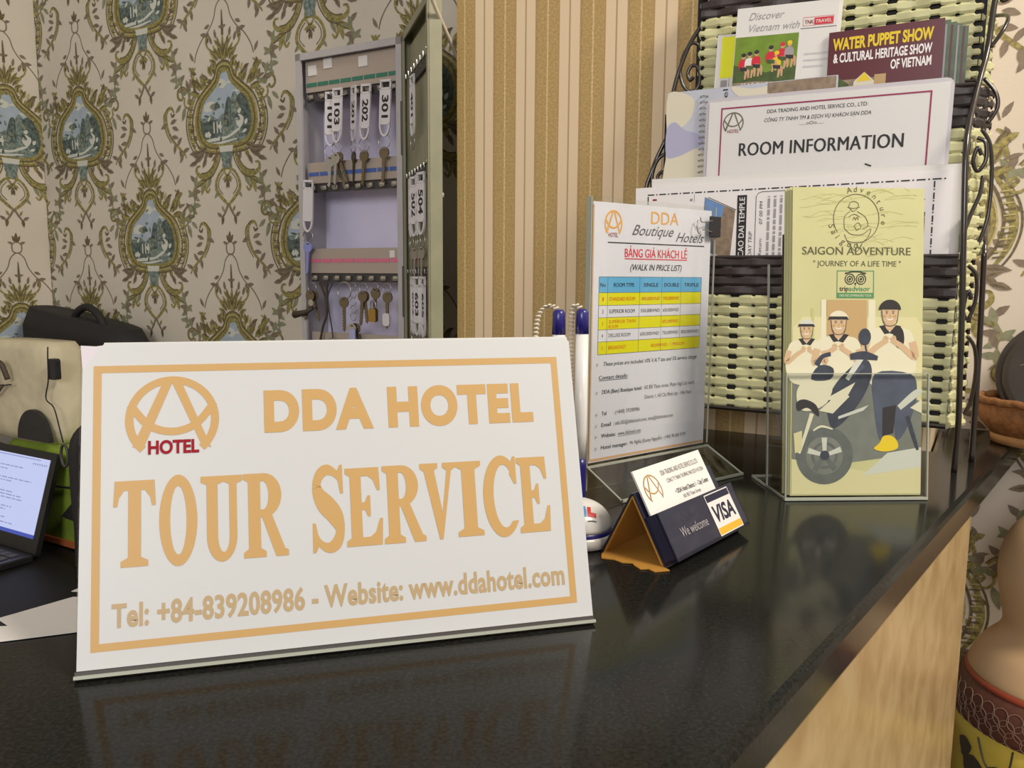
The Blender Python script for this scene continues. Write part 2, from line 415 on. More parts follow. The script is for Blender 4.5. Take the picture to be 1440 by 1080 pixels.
def make_motif():
    r = Rec()
    half = [(0, 71), (13, 66), (20, 50), (36, 37), (55, 22), (65, 2), (68, -18), (63, -38), (52, -51), (34, -58), (0, -60)]
    full = half + [(-x, z) for x, z in half[-2:0:-1]]
    oval = cat_rom(full, 4, True)
    # painted landscape
    r.poly(oval, wp_sky, 1)
    r.poly(cat_rom([(68, -20), (60, 10), (44, 27), (30, 22), (22, 30), (12, 14), (8, -6), (-6, -4), (-20, -12), (-34, -4), (-50, -10), (-66, -6), (-66, -30), (-50, -50), (0, -58), (52, -50)], 4, True), wp_teal, 2)
    r.poly(cat_rom([(66, -12), (58, 12), (46, 26), (34, 24), (26, 14), (30, -10), (38, -34), (56, -44)], 4, True), wp_tree, 3)
    r.poly(cat_rom([(-66, -22), (-56, -10), (-40, -14), (-28, -12), (-14, -20), (-10, -34), (-30, -42), (-56, -44)], 4, True), wp_tree, 3)
    r.poly(cat_rom([(-4, -10), (4, 18), (12, 20), (16, 2), (14, -24), (0, -24)], 4, True), wp_tree, 3)
    r.poly(cat_rom([(-52, 4), (-44, 16), (-30, 18), (-22, 10), (-34, 2)], 4, True), wp_white, 2)
    r.poly(cat_rom([(-20, 44), (-10, 52), (4, 46), (-4, 36)], 4, True), wp_white, 2)
    r.poly(cat_rom([(-38, 8), (-28, 14), (-14, 12), (-22, 2)], 3, True), wp_teal, 3)
    for x in (-30, -22, -14): r.rect(x, -34, x + 3, -16, wp_white, 4)
    for x in (8, 14, 20): r.rect(x, -20, x + 2.5, 14, wp_teal, 4)
    r.poly(cat_rom([(24, -14), (30, -8), (40, -10), (42, -20), (34, -30), (26, -24)], 3, True), wp_white, 4)
    r.poly(cat_rom([(28, -2), (34, 2), (38, -3), (32, -7)], 3, True), wp_white, 4)
    r.stroke([(-50, -46), (-20, -44), (4, -42), (24, -34), (34, -30)], [4, 6, 4, 5, 2], wp_white, 4)
    r.stroke([(-40, -52), (-6, -50), (26, -46)], [3, 4, 2], wp_white, 4)
    q = random.Random(21)
    for i in range(34):    # loose brush dabs of foliage, stone and water
        x, z = q.uniform(-54, 56), q.uniform(-48, 14)
        if abs(x) / 66 + abs(z + 18) / 60 > 1.15: continue
        leaf(r, x, z, q.uniform(0, 360), q.uniform(7, 18), q.uniform(4, 9), q.choice((wp_tree, wp_tree, wp_teal, wp_white, wp_leaf)), 4)
    for i in range(9): leaf(r, q.uniform(-30, 20), q.uniform(18, 54), q.uniform(-30, 40), q.uniform(8, 18), q.uniform(3, 7), q.choice((wp_white, wp_teal, wp_sky)), 3)
    # frame
    r.stroke(full, 15, wp_gold, 5, closed=True, n=4)
    def scaled(f, g): return [(x * f, 4 + (z - 4) * g) for x, z in full]
    r.stroke(full, 2.4, wp_dark, 6, closed=True, n=4)
    r.stroke(scaled(1.1, 1.05), 1.8, wp_light, 6, closed=True, n=4)
    r.stroke(scaled(1.19, 1.13), 3.0, wp_dark, 6, closed=True, n=4)
    for i in range(44):    # broken leafy edge on the gilt frame
        a = 2 * PI * i / 44; x, z = 80 * math.sin(a), -6 + 66 * math.cos(a)
        if z > 34: x *= .62
        leaf(r, x, z, math.degrees(math.atan2(math.cos(a), math.sin(a))) + q.uniform(-60, 60), q.uniform(12, 22), q.uniform(6, 10), q.choice((wp_gold, wp_gold, wp_dark, wp_brown)), 4)
    for sg in (1, -1):
        S = lambda pts: [(sg * x, z) for x, z in pts]
        A = lambda a: a if sg > 0 else 180 - a
        # outer fluting on the flanks
        for i in range(12):
            z = 14 - i * 6.0; x = 79 + 7 * math.sin((z + 52) / 75 * PI)
            r.stroke(S([(x - 6, z), (x + 5, z + 1.5)]), 1.6, wp_dark if i % 2 else wp_light, 7, smooth=False)
        # outer flank rail
        r.stroke(S([(70, 30), (84, 8), (90, -18), (86, -42), (74, -62)]), [3, 6, 8, 6, 3], wp_gold, 4)
        r.stroke(S([(76, 30), (92, 6), (97, -20), (91, -46), (78, -66)]), 2.2, wp_dark, 5)
        # shoulders and ear
        for x, z, a, ln, wd in ((28, 58, 60, 20, 10), (36, 50, 35, 24, 11), (44, 42, 70, 26, 10), (52, 38, 45, 26, 11), (60, 36, 75, 26, 9), (66, 40, 60, 26, 9), (58, 30, 15, 28, 11), (30, 64, 95, 14, 9), (20, 66, 80, 18, 9)):
            leaf(r, sg * x, z, A(a), ln, wd, wp_gold, 6)
            leaf(r, sg * (x + 2), z + 3, A(a + 4), ln * .7, wd * .35, wp_dark, 7)
        r.stroke(S([(64, 42), (74, 56), (75, 70), (68, 76)]), [4, 5, 4, 2], wp_gold, 6)
        for i in range(16):
            x, z = q.uniform(34, 84), q.uniform(34, 74)
            if z > 84 - .25 * x or z < 62 - .6 * (x - 24): continue
            leaf(r, sg * x, z, A(q.uniform(-20, 120)), q.uniform(10, 20), q.uniform(5, 9), q.choice((wp_gold, wp_dark, wp_gold, wp_light, wp_brown)), 7)
        r.stroke(S(spiral(88, 22, 2, 13, 0, 400)), [3] * 9, wp_gold, 6)
        r.stroke(S(spiral(106, 34, 3, 15, 200, 520)), [3.5] * 9, wp_gold, 5)
        r.stroke(S(spiral(106, 34, 5, 17, 200, 520)), [1.4] * 9, wp_dark, 6)
        leaf(r, sg * 98, 16, A(-70), 26, 10, wp_leaf, 5); leaf(r, sg * 108, 20, A(-40), 20, 8, wp_leaf, 5)
        # crown
        for x, z, a, ln, wd in ((4, 80, 75, 34, 8), (8, 82, 58, 30, 8), (12, 80, 42, 26, 8), (16, 76, 28, 20, 8), (5, 100, 45, 22, 7), (13, 92, 15, 20, 7), (9, 104, 75, 16, 6)):
            leaf(r, sg * x, z, A(a), ln, wd, wp_gold, 6); leaf(r, sg * (x + .5), z + 2, A(a), ln * .7, wd * .35, wp_dark, 7)
        r.stroke(S([(24, 96), (36, 104), (40, 116), (33, 120), (30, 113)]), [2.5, 3, 3, 2.5, 2], wp_gold, 6)
        leaf(r, sg * 26, 108, A(70), 16, 6, wp_brown, 6); leaf(r, sg * 16, 116, A(80), 16, 6, wp_brown, 6)
        # claws at the foot
        for x, z, a, ln, wd in ((46, -56, -20, 30, 12), (54, -64, -30, 32, 12), (62, -62, -5, 30, 10), (50, -72, -60, 20, 9), (66, -72, 20, 22, 8), (72, -78, -15, 22, 9)):
            leaf(r, sg * x, z, A(a), ln, wd, wp_brown, 6); leaf(r, sg * x, z, A(a), ln * .8, wd * .3, wp_dark, 7)
        # scrolls under the medallion
        r.stroke(S([(18, -56), (22, -72), (30, -88), (46, -101), (64, -103), (75, -96), (74, -87), (66, -86)]), [5, 6, 7, 9, 8, 6, 4, 3], wp_gold, 5)
        r.stroke(S([(22, -58), (27, -74), (36, -88), (50, -97), (64, -98)]), 1.8, wp_dark, 6)
        r.stroke(S([(14, -60), (17, -76), (26, -92), (42, -107), (66, -110)]), 2, wp_dark, 6)
        r.stroke(S([(34, -98), (54, -108), (74, -116), (86, -128), (84, -140)]), [6, 7, 6, 4, 2], wp_gold, 5)
        r.stroke(S([(52, -108), (56, -120), (50, -130), (44, -124)]), [5, 5, 4, 3], wp_gold, 5)
        r.stroke(S([(40, -104), (60, -114), (78, -122)]), 1.6, wp_dark, 6)
        leaf(r, sg * 40, -104, A(-60), 24, 9, wp_leaf, 5); leaf(r, sg * 60, -114, A(-75), 22, 9, wp_gold, 5)
        # drop-shaped loop and tail
        r.stroke(S([(0, -92), (14, -96), (26, -110), (28, -126), (16, -140), (4, -150), (-2, -156)]), [4, 4.5, 5, 6, 6, 5, 3], wp_gold, 5)
        r.stroke(S([(10, -100), (20, -111), (22, -124), (12, -135)]), 1.4, wp_dark, 6)
        r.stroke(S([(0, -150), (8, -164), (18, -176)]), [4, 4, 3], wp_brown, 5)
        leaf(r, sg * 16, -172, A(30), 14, 7, wp_brown, 6); leaf(r, sg * 14, -170, A(-80), 16, 7, wp_dark, 6); leaf(r, sg * 10, -164, A(60), 12, 5, wp_gold, 6)
        leaf(r, sg * 24, -130, A(-50), 14, 6, wp_leaf, 6)
        # centre ornament
        r.stroke(S([(0, -78), (8, -84), (9, -94), (2, -104)]), [3, 4, 4, 3], wp_gold, 6)
        leaf(r, 0, -102, A(-60), 16, 7, wp_dark, 6); leaf(r, 0, -106, A(-20), 13, 6, wp_gold, 6); leaf(r, 0, -110, A(-80), 16, 6, wp_dark, 6)
        # leaf garland to the next motif below
        ch = [(78, -112), (86, -128), (84, -144), (92, -158), (104, -170), (116, -172)]
        r.stroke(S(ch), 2.2, wp_leaf, 4)
        for i, (x, z) in enumerate(cat_rom(ch, 2)):
            leaf(r, sg * x, z, A(40 + 70 * (i % 3)), 19, 9, wp_leaf if i % 2 else wp_brown, 5); leaf(r, sg * x, z, A(-150 + 60 * (i % 3)), 16, 8, wp_leaf, 5)
        # C scrolls between the columns
        r.stroke(S([(128, 8), (134, 16), (144, 14), (150, 2), (146, -20), (134, -38), (118, -52), (106, -62), (100, -70)]), [3, 5, 6, 7, 6, 5, 5, 4, 2], wp_gold, 4)
        r.stroke(S([(140, 18), (155, 4), (151, -22), (138, -42)]), 1.6, wp_dark, 5)
        for x, z, a in ((138, -10, 160), (134, -16, 200), (148, -8, 330), (136, -32, 190), (122, -48, 130), (128, -44, 280), (116, -54, 260), (108, -60, 160), (108, -62, 300)):
            leaf(r, sg * x, z, A(a), 18, 8, wp_brown, 5)
        r.stroke(S([(126, 6), (132, 2), (136, 8)]), [3, 4, 2], wp_dark, 5)
        # arched twig and its nodes
        tw = [(1, 178), (10, 171), (15, 163), (20, 148), (33, 131), (50, 118), (64, 100), (70, 84)]
        r.stroke(S(tw), 2.2, wp_brown, 3)
        leaf(r, sg * 30, 140, A(-20), 14, 7, wp_brown, 4); leaf(r, sg * 33, 128, A(-60), 18, 9, wp_brown, 4); leaf(r, sg * 36, 124, A(10), 18, 8, wp_brown, 4); leaf(r, sg * 38, 122, A(-100), 12, 6, wp_dark, 4)
        leaf(r, sg * 72, 86, A(60), 18, 7, wp_brown, 4); leaf(r, sg * 75, 78, A(-70), 18, 7, wp_brown, 4)
        r.stroke(S([(0, 176), (8, 180), (9, 192), (2, 198)]), [2, 2.5, 2.5, 2], wp_brown, 4)
        leaf(r, 0, 196, A(60), 16, 7, wp_dark, 4); leaf(r, sg * 6, 194, A(20), 12, 6, wp_brown, 4)
    # axis pieces
    r.poly([(-17, -56), (17, -56), (15, -66), (-15, -66)], wp_white, 7)
    r.poly([(-15, -66), (15, -66), (8, -92), (-8, -92)], wp_teal, 6)
    for a in (72, 108, 90): leaf(r, 0, 80, a, 42 if a == 90 else 32, 8, wp_gold, 6); leaf(r, 0, 88, a, 24, 3, wp_dark, 7)
    r.stroke([(0, 120), (0, 140), (0, 160)], [5, 4, 1.5], wp_dark, 6); leaf(r, 0, 132, 20, 9, 5, wp_brown, 6); leaf(r, 0, 132, 160, 9, 5, wp_brown, 6)
    leaf(r, 0, 196, 90, 20, 8, wp_dark, 4)
make_motif()
MOTIF.sort(key=lambda t: t[0])

def stamp(mb, cx, cz, y=0.0, sc=0.001):
    for i_, (l, m, a, b) in enumerate(MOTIF):
        yy = y - 0.00015 - i_ * 0.0000022
        if b is None:
            mb.add([(cx + x * sc, yy, cz + z * sc) for x, z in a], [tuple(range(len(a)))], m)
        else:
            closed = b[-1] is True
            bb = b[:-1] if closed else b
            n = len(a)
            vs = [(cx + x * sc, yy, cz + z * sc) for x, z in a] + [(cx + x * sc, yy, cz + z * sc) for x, z in bb]
            mb.add(vs, [(i, (i + 1) % n, (i + 1) % n + n, i + n) for i in range(n if closed else n - 1)], m)

# ------------------------------------------------------------------ the room
H = 2.8
def struct(o): o['kind'] = 'structure'; return o
mb = M(); mb.box(UL - .1, 1.7, 0, .1, 0, H, paper_ground)
LV, LU = 0.4116, 0.3956
for k in range(-2, 3):
    for c in range(0, 3):
        stamp(mb, -1.115 - LU * (c - 1), 1.4737 + LV * k)
        stamp(mb, -1.3175 - LU * (c - 1), 1.2755 + LV * k)
for k in range(-2, 2):
    for c in range(0, 3):
        stamp(mb, -0.072 + LU * c, 1.279 + LV * k)
        stamp(mb, 0.126 + LU * c, 1.279 + LV * (k + .5))
struct(mb.build('wall_back', loc=N * DW, rot=RZ))
# left wall runs from the corner towards the viewer: local x along -n, facing +u
mb = M(); mb.box(-2.2, 0, 0, .1, 0, H, paper_ground)
for k in range(-2, 3):
    stamp(mb, -0.064, 1.478 + LV * k); stamp(mb, -0.064 - LU, 1.478 + LV * k); stamp(mb, -0.064 - LU / 2, 1.272 + LV * k)
struct(mb.build('wall_left', loc=U * UL + N * (DW - 0.001), rot=(0, 0, R(60))))
mb = M(); mb.box(UP0, UP1, 0, DW - DC - 0.002, 0, H, striped)
struct(mb.build('wall_pier', loc=N * DC, rot=RZ))
mb = M(); mb.box(-3, 3, -2.5, 3, -.05, 0, floor_mat)
struct(mb.build('floor'))

# ------------------------------------------------------------------ reception counter
FP = Vector((0.0769, 0.2551, 0)); FD = Vector((0.523 - 0.0769, 0.8216 - 0.2551, 0)).normalized(); FN = Vector((-FD.y, FD.x, 0))
def fl(s, off): return FP + FD * s + FN * off      # s along the front edge, off inward
def hit_n(off, d):
    p0 = fl(0, off); return p0 + FD * ((d - p0.dot(N)) / FD.dot(N))
counter = thing('reception_counter', fl(0.1, 0.15), (0, 0, 0), 'reception counter with a polished black granite top and tan marble front', 'counter')
base = Vector(counter.location)
inner = 0.300
a0 = fl(-0.75, 0); a1 = hit_n(0, DW - .002); a2 = W(UP1 + .002, DW - .002, 0); a3 = W(UP1 + .002, DC - .002, 0); a4 = hit_n(inner, DC - .002); a5 = fl(-0.75, inner)
pts = [((p - base).x, (p - base).y) for p in (a0, a1, a2, a3, a4, a5)]
mb = M(); mb.zprism(pts, CT - .024, CT, granite); mb.build('worktop', counter, bevel=0.004)
send = 0.462
b = [fl(-0.7, .004), fl(send, .004), fl(send, .03), fl(-0.7, .03)]
mb = M(); mb.zprism([((p - base).x, (p - base).y) for p in b], 0.0, CT - .0245, marble); mb.build('marble_panel', counter)
b = [fl(-0.7, .0305), fl(send - .004, .0305), fl(send - .02, inner - .03), fl(-0.7, inner - .03)]
mb = M(); mb.zprism([((p - base).x, (p - base).y) for p in b], 0.0, CT - .0245, desk_mat); mb.build('cabinet_body', counter)

# lower desk behind the counter
desk = thing('lower_desk', W(-1.1, .76, 0), RZ, 'dark low desk behind the counter under laptop and bags', 'desk')
mb = M(); mb.box(-.52, .5, -.24, .21, .72, .75, desk_mat); mb.build('desktop', desk, bevel=.003)
for sx in (-.48, .46):
    for sy in (-.2, .17):
        mb = M(); mb.box(sx - .02, sx + .02, sy - .02, sy + .02, 0, .7195, desk_mat); mb.build('leg', desk)

# ------------------------------------------------------------------ logo used on the hotel's prints
def logo(p, cx, cz, rx, rz, m, l=1, word=None, wd=3.0):
    """circle open at the foot, a tall A and a smile arc crossing it"""
    k = wd / 18.0
    p.ring(cx, cz, rx, rz, rx * (1 - k), rz * (1 - k), m, l, a0=-47, a1=227, n=56)
    for sg in (1, -1):
        x0, z0 = cx + sg * .09 * rx, cz + .88 * rz; x1, z1 = cx + sg * .73 * rx, cz - .68 * rz
        t = wd * rx / 18 * .62
        p.poly([(x0 - t * 1.0, z0), (x0 + t * .9, z0), (x1 + t * .9, z1), (x1 - t * 1.1, z1 + .08 * rz)], m, l)
    p.stroke([(cx - .9 * rx, cz + .36 * rz), (cx - .5 * rx, cz - .12 * rz), (cx, cz - .28 * rz), (cx + .5 * rx, cz - .12 * rz), (cx + .9 * rx, cz + .36 * rz)], wd * rx / 18, m, l, n=8)
    if word: p.text('HOTEL', cx - .53 * rx, cx + .53 * rx, cz - .79 * rz, .29 * rz, word, l + 1, bold=.03)

# ------------------------------------------------------------------ serif capitals for the big sign (unit box)
def glyph(ch):
    out = []   # polygons or (stroke pts, widths)
    B = lambda x0, z0, x1, z1: out.append([(x0, z0), (x1, z0), (x1, z1), (x0, z1)])
    if ch == 'T':
        B(0.03, .885, .97, 1); out.append([(0.03, 1), (0, .70), (.09, .70), (.13, .80), (.26, .89), (.2, 1)]); out.append([(.97, 1), (1, .70), (.91, .70), (.87, .80), (.74, .89), (.8, 1)])
        B(.35, .05, .65, .95); out.append([(.18, 0), (.82, 0), (.82, .07), (.65, .11), (.35, .11), (.18, .07)])
    elif ch == 'I':
        B(.24, .05, .76, .95)
        out.append([(0, 0), (1, 0), (1, .065), (.76, .11), (.24, .11), (0, .065)]); out.append([(0, 1), (1, 1), (1, .935), (.76, .89), (.24, .89), (0, .935)])
    elif ch == 'U':
        B(.14, .3, .40, .96); B(.68, .3, .86, .96)
        out.append([(0, 1), (.54, 1), (.54, .93), (.40, .9), (.14, .9), (0, .93)]); out.append([(.54, 1), (1, 1), (1, .93), (.86, .9), (.68, .9), (.54, .93)])
        o = [(.5 + .36 * math.cos(R(180 + 180 * i / 20)), .3 + .30 * math.sin(R(180 + 180 * i / 20))) for i in range(21)]
        q = [(.54 + .14 * math.cos(R(360 - 180 * i / 20)), .3 + .19 * math.sin(R(360 - 180 * i / 20))) for i in range(21)]
        out.append(('strip', o, q[::-1]))
    elif ch == 'E':
        B(.13, .05, .43, .95)
        out.append([(0, 0), (.55, 0), (.55, .11), (.13, .11), (0, .07)]); out.append([(0, 1), (.55, 1), (.55, .89), (.13, .89), (0, .93)])
        out.append([(.4, 1), (.93, 1), (.95, .70), (.87, .70), (.76, .84), (.62, .89), (.4, .89)])
        out.append([(.4, .455), (.52, .455), (.60, .37), (.67, .37), (.67, .64), (.60, .64), (.52, .555), (.4, .555)])
        out.append([(.4, 0), (.96, 0), (1, .34), (.92, .34), (.8, .17), (.64, .11), (.4, .11)])
    elif ch == 'V':
        out.append([(.09, .95), (.38, .95), (.60, .30), (.56, 0), (.47, 0)]); out.append([(.77, .95), (.90, .95), (.56, 0), (.50, .08), (.57, .30)])
        out.append([(0, 1), (.5, 1), (.5, .935), (.38, .9), (.09, .9), (0, .935)]); out.append([(.64, 1), (1, 1), (1, .935), (.91, .9), (.75, .9), (.64, .935)])
    elif ch == 'R':
        B(.11, .05, .38, .95)
        out.append([(0, 0), (.5, 0), (.5, .065), (.38, .11), (.11, .11), (0, .065)]); out.append([(0, 1), (.4, 1), (.4, .9), (.11, .9), (0, .935)])
        o = [(.46 + .40 * math.cos(R(90 - 180 * i / 20)), .735 + .265 * math.sin(R(90 - 180 * i / 20))) for i in range(21)]
        q = [(.44 + .13 * math.cos(R(90 - 180 * i / 20)), .735 + .17 * math.sin(R(90 - 180 * i / 20))) for i in range(21)]
        out.append(('strip', o, q)); B(.36, .905, .47, 1); B(.36, .47, .47, .565)
        out.append([(.40, .50), (.62, .52), (.92, .09), (1, .07), (1, 0), (.72, 0)])
    elif ch == 'O':
        o = [(.5 + .5 * math.cos(R(360 * i / 40)), .5 + .5 * math.sin(R(360 * i / 40))) for i in range(41)]
        q = [(.5 + .22 * math.cos(R(360 * i / 40)), .5 + .375 * math.sin(R(360 * i / 40))) for i in range(41)]
        out.append(('strip', o, q))
    elif ch == 'C':
        o = [(.54 + .54 * math.cos(R(38 + 284 * i / 36)), .5 + .5 * math.sin(R(38 + 284 * i / 36))) for i in range(37)]
        q = [(.60 + .31 * math.cos(R(44 + 262 * i / 36)), .5 + .385 * math.sin(R(44 + 262 * i / 36))) for i in range(37)]
        out.append(('strip', o, q)); out.append([(.78, .76), (.90, .64), (.97, .64), (.97, .98), (.90, .98), (.82, .90)])
    elif ch == 'S':
        sp = [(.90, .70), (.80, .86), (.52, .94), (.28, .88), (.19, .74), (.30, .60), (.58, .48), (.80, .34), (.78, .16), (.52, .06), (.24, .12), (.08, .30)]
        out.append(('stroke', sp, [.05, .09, .12, .17, .25, .27, .29, .28, .22, .12, .09, .05]))
        out.append([(.86, .66), (.94, .66), (.93, .99), (.86, .99), (.76, .90)]); out.append([(.05, .34), (.13, .34), (.24, .10), (.12, .01), (.04, .01)])
    return out
def put_glyph(p, ch, x0, x1, z0, z1, m, l=1):
    T = lambda q: [(x0 + x * (x1 - x0), z0 + z * (z1 - z0)) for x, z in q]
    for g in glyph(ch):
        if isinstance(g, tuple) and g[0] == 'strip': p.strip(T(g[1]), T(g[2]), m, l)
        elif isinstance(g, tuple):
            # stroke in unit space, then scaled with the box
            t = P(); t.k = 1.0; t.stroke(g[1], g[2], m, 0, n=6)
            vs = [(v[0], v[2]) for v in t.M.v]; n = len(vs) // 2
            p.strip(T(vs[:n]), T(vs[n:]), m, l)
        else: p.poly(T(g), m, l)

# ------------------------------------------------------------------ the big TOUR SERVICE sign
YS, TS = R(15.39), R(17.8)
sgn = thing('table_sign', (-0.1665, 0.2951, CT + .0005), (-TS, 0, YS), 'large white tabletop sign with gold lettering reading TOUR SERVICE', 'sign')
mm = 0.001
mb = M()   # card with its top left corner clipped, rolled over the top edge
pts = [(0.6, 3.2), (211.6, 3.2), (211.6, 130), (210, 131.8), (9, 131.8), (1.2, 121)]
mb.prism([(x * mm, z * mm) for x, z in pts], 0.0, 0.0006, sign_white)
mb.xprism([(0.0006, .1300), (0.0002, .1316), (.0012, .1328), (.0034, .1328), (.0042, .1312), (.0034, .1300)], .009, .2108, sign_white)
mb.build('panel', sgn)
mb = M(); mb.prism([(x * mm, z * mm) for x, z in ((1.2, 120), (0.2, 131.6), (6, 131.2), (13, 132.2), (13, 118))], .0008, .0012, film); mb.build('corner_film', sgn)
mb = M(); mb.box(0, .212, .0014, .0034, .0016, .1298, acry); mb.build('acrylic_plate', sgn)
# bent foot behind and the thin front lip under the card
c, s_ = math.cos(TS), math.sin(TS)
def w2l(y, z): return (y * c - z * s_, y * s_ + z * c)    # level offsets (back, up) -> leaning local frame
mb = M(); q = [w2l(*t) for t in ((.001, .0), (.075, .0), (.075, .002), (.001, .002))]
mb.xprism(q, 0, .212, acry); mb.build('acrylic_foot', sgn)
mb = M(); mb.box(0, .212, -.0022, .0013, .0004, .0017, acry_edge); mb.build('front_lip', sgn)
mb = M(); mb.box(0, .2118, -.0004, .0008, .00175, .0030, MATS['dark hook rail']); mb.build('lip_gap_shade', sgn)  # dark strip painted in for the shade between card and lip
p = P(.00008, mm); p.frame(5.4, 9.6, 204.6, 122.7, 3.0, gold); p.build('border', sgn)
p = P(.00008, mm); logo(p, 35.4, 99.6, 18.1, 18.1, gold, 1, None, 3.1); lg = p.build('logo', sgn)
p = P(.00008, mm); p.text('HOTEL', 26.0, 45.6, 85.6, 5.2, red, 3, bold=.035); p.build('logo_word', sgn)['label'] = 'small red HOTEL lettering'
p = P(.00008, mm); p.text('DDA HOTEL', 71.7, 191, 93.6, 15.9, gold, 1, bold=.055, spacing=1.12); p.build('hotel_lettering', sgn)
p = P(.00008, mm)
for ch, x0, x1, z0, z1 in (('T', 13.1, 28.9, 40.9, 75.1), ('O', 30.2, 44.6, 39.8, 76.6), ('U', 46.0, 62.3, 40.2, 75.2), ('R', 62.6, 80.3, 40.7, 75.3),
                           ('S', 89.6, 104.2, 40.2, 77.5), ('E', 104.3, 119.8, 42.0, 75.3), ('R', 120.2, 138.2, 42.0, 75.5), ('V', 136.8, 152.6, 42.2, 75.6),
                           ('I', 152.6, 164.2, 42.6, 75.6), ('C', 164.8, 181.0, 41.0, 77.5), ('E', 181.0, 195.6, 42.2, 76.0)):
    put_glyph(p, ch, x0, x1, z0, z1, gold)
p.build('tour_lettering', sgn)
p = P(.00008, mm); p.text('Tel: +84-839208986 - Website: www.ddahotel.com', 12.8, 199.6, 18.3, 8.6, gold_dim, 1, bold=.03, spacing=1.04); p.build('contact_lettering', sgn)

# ------------------------------------------------------------------ price list, its acrylic stand and the clip
PW, PH = .129, .187
py = R(38.0); pl = Vector((0.0557, 0.5823, 1.0705))
price_white = mat('cool white sheet', (218, 218, 228), .4, coat=.2)
stand = thing('acrylic_stand', (pl.x, pl.y, CT), (0, 0, py), 'clear acrylic stand holding the hotel walk in price list', 'sign holder')
hz = pl.z - CT
mb = M(); mb.box(-.003, PW + .003, -.0024, -.0012, hz - .002, hz + PH + .003, acry); mb.build('front_plate', stand)
mb = M(); mb.box(-.003, PW + .003, .0012, .0024, .0005, hz + PH + .003, acry); mb.build('back_plate', stand)
mb = M(); mb.xprism([(-.0024, hz - .002), (-.0010, hz - .002), (-.036, .0005), (-.038, .0005), (-.0385, .002)], -.003, PW + .003, acry); mb.build('slanted_foot', stand)
mb = M()
for z0, z1, y0, y1 in ((hz - .0032, hz - .0018, -.003, -.0008),): mb.box(-.003, PW + .003, y0, y1, z0, z1, acry_edge)
mb.tube([(PW + .003, -.002, hz - .002), (PW + .003, -.0375, .0015)], .0008, acry_edge, 6)
mb.tube([(-.003, -.002, hz - .002), (-.003, -.0375, .0015)], .0008, acry_edge, 6)
mb.box(-.003, PW + .003, -.0392, -.0378, .0005, .0024, acry_edge)
mb.box(-.0036, -.0028, -.0024, .0024, .001, hz + PH + .003, acry_edge); mb.box(PW + .0028, PW + .0034, -.0024, -.0012, hz, hz + PH + .003, acry_edge)
mb.build('polished_edges', stand)
sheet = thing('price_list_sheet', pl, (0, 0, py), 'white price list sheet with blue and yellow room table in acrylic stand', 'sheet')
mb = M(); mb.box(0, PW, -.0003, .0003, 0, PH, price_white); mb.box(0, .0012, -.00045, -.0003, .002, PH - .002, MATS['warm skin print']); mb.build('paper', sheet)
k = PW / .148
p = P(.0004, k * mm)
logo(p, 23, 197.5, 10.2, 11.2, logo_gold, 1, None, 2.6); p.text('HOTEL', 17.5, 28.5, 187, 3.4, red, 2)
p.text('DDA', 68, 103, 199.5, 10.5, logo_gold, 1, bold=.01)
p.text('Boutique', 45, 97, 189.5, 8.6, grey_ink, 2, shear=.5); p.text('Hotels', 100, 138, 185.4, 8.2, grey_ink, 2, shear=.5)
p.rect(17, 182.0, 139, 182.9, black, 1)
p.text('BẢNG GIÁ KHÁCH LẺ', 37, 116, 171, 7.0, red2, 1, bold=.02); p.rect(37, 169.2, 116, 170, red2, 1)
p.text('(WALK IN PRICE LIST)', 44, 109, 160, 5.2, black, 1, bold=.015, shear=.25)
tx = [8, 18, 56, 84, 109, 137]; tz = [154.5, 141.5, 131, 121, 111, 101, 90.5]
fills = [t_blue, t_yel, price_white, t_yel, price_white, t_yel]
for i in range(6): p.rect(tx[0], tz[i + 1], tx[-1], tz[i], fills[i], 0)
for z in tz: p.rect(tx[0], z - .18, tx[-1], z + .18, grey_ink, 1)
for i, x in enumerate(tx): p.rect(x - .18, tz[-1] if i not in (4,) else tz[5], x + .18, tz[0], grey_ink, 1)
for t, a, b_ in (('No', 9.5, 15.5), ('ROOM TYPE', 25, 49), ('SINGLE', 61, 79), ('DOUBLE', 87, 106), ('TRIPLE', 113, 133)): p.text(t, a, b_, 146.3, 3.2, black, 2, bold=.02)
rows = [('1', 'STANDARD ROOM', ('480,000VND', '590,000VND', None), orange), ('2', 'SUPERIOR ROOM', ('550,000VND', '650,000VND', None), black), ('3', 'SUPERIOR TWIN', (None, '692,000VND', None), orange),
        ('4', 'DELUXE ROOM', ('650,000VND', '750,000VND', '850,000VND'), black), ('5', 'BREAKFAST', (None, None, None), orange)]
for i, (no, nm, pr, m) in enumerate(rows):
    zb = (tz[i + 1] + tz[i + 2]) / 2 - 1.5
    p.text(no, 12, 13.6, zb, 3, m, 2)
    wdt = len(nm) * 2.35
    if i == 2: p.text('SUPERIOR TWIN', 20, 52, zb + 1.6, 2.8, m, 2); p.text('ROOM', 20, 31, zb - 2.6, 2.8, m, 2)
    else: p.text(nm, 20, 20 + wdt, zb, 3.1, m, 2)
    for q_, a, b_ in zip(pr, (58, 86, 111), (82, 107, 135)):
        if q_: p.text(q_, a, b_, zb, 2.9, m, 2)
p.text('80,000VND / 1 PERSON', 72, 116, 94, 2.8, orange, 2)
def bullet(z):
    p.poly([(6.5, z + 1.2), (8, z + 2.7), (9.5, z + 1.2), (8, z - .3)], grey_ink, 1); p.rect(7.8, z - .5, 8.2, z + 2.9, sheet_white, 2); p.rect(6.4, z + 1, 9.6, z + 1.4, sheet_white, 2)
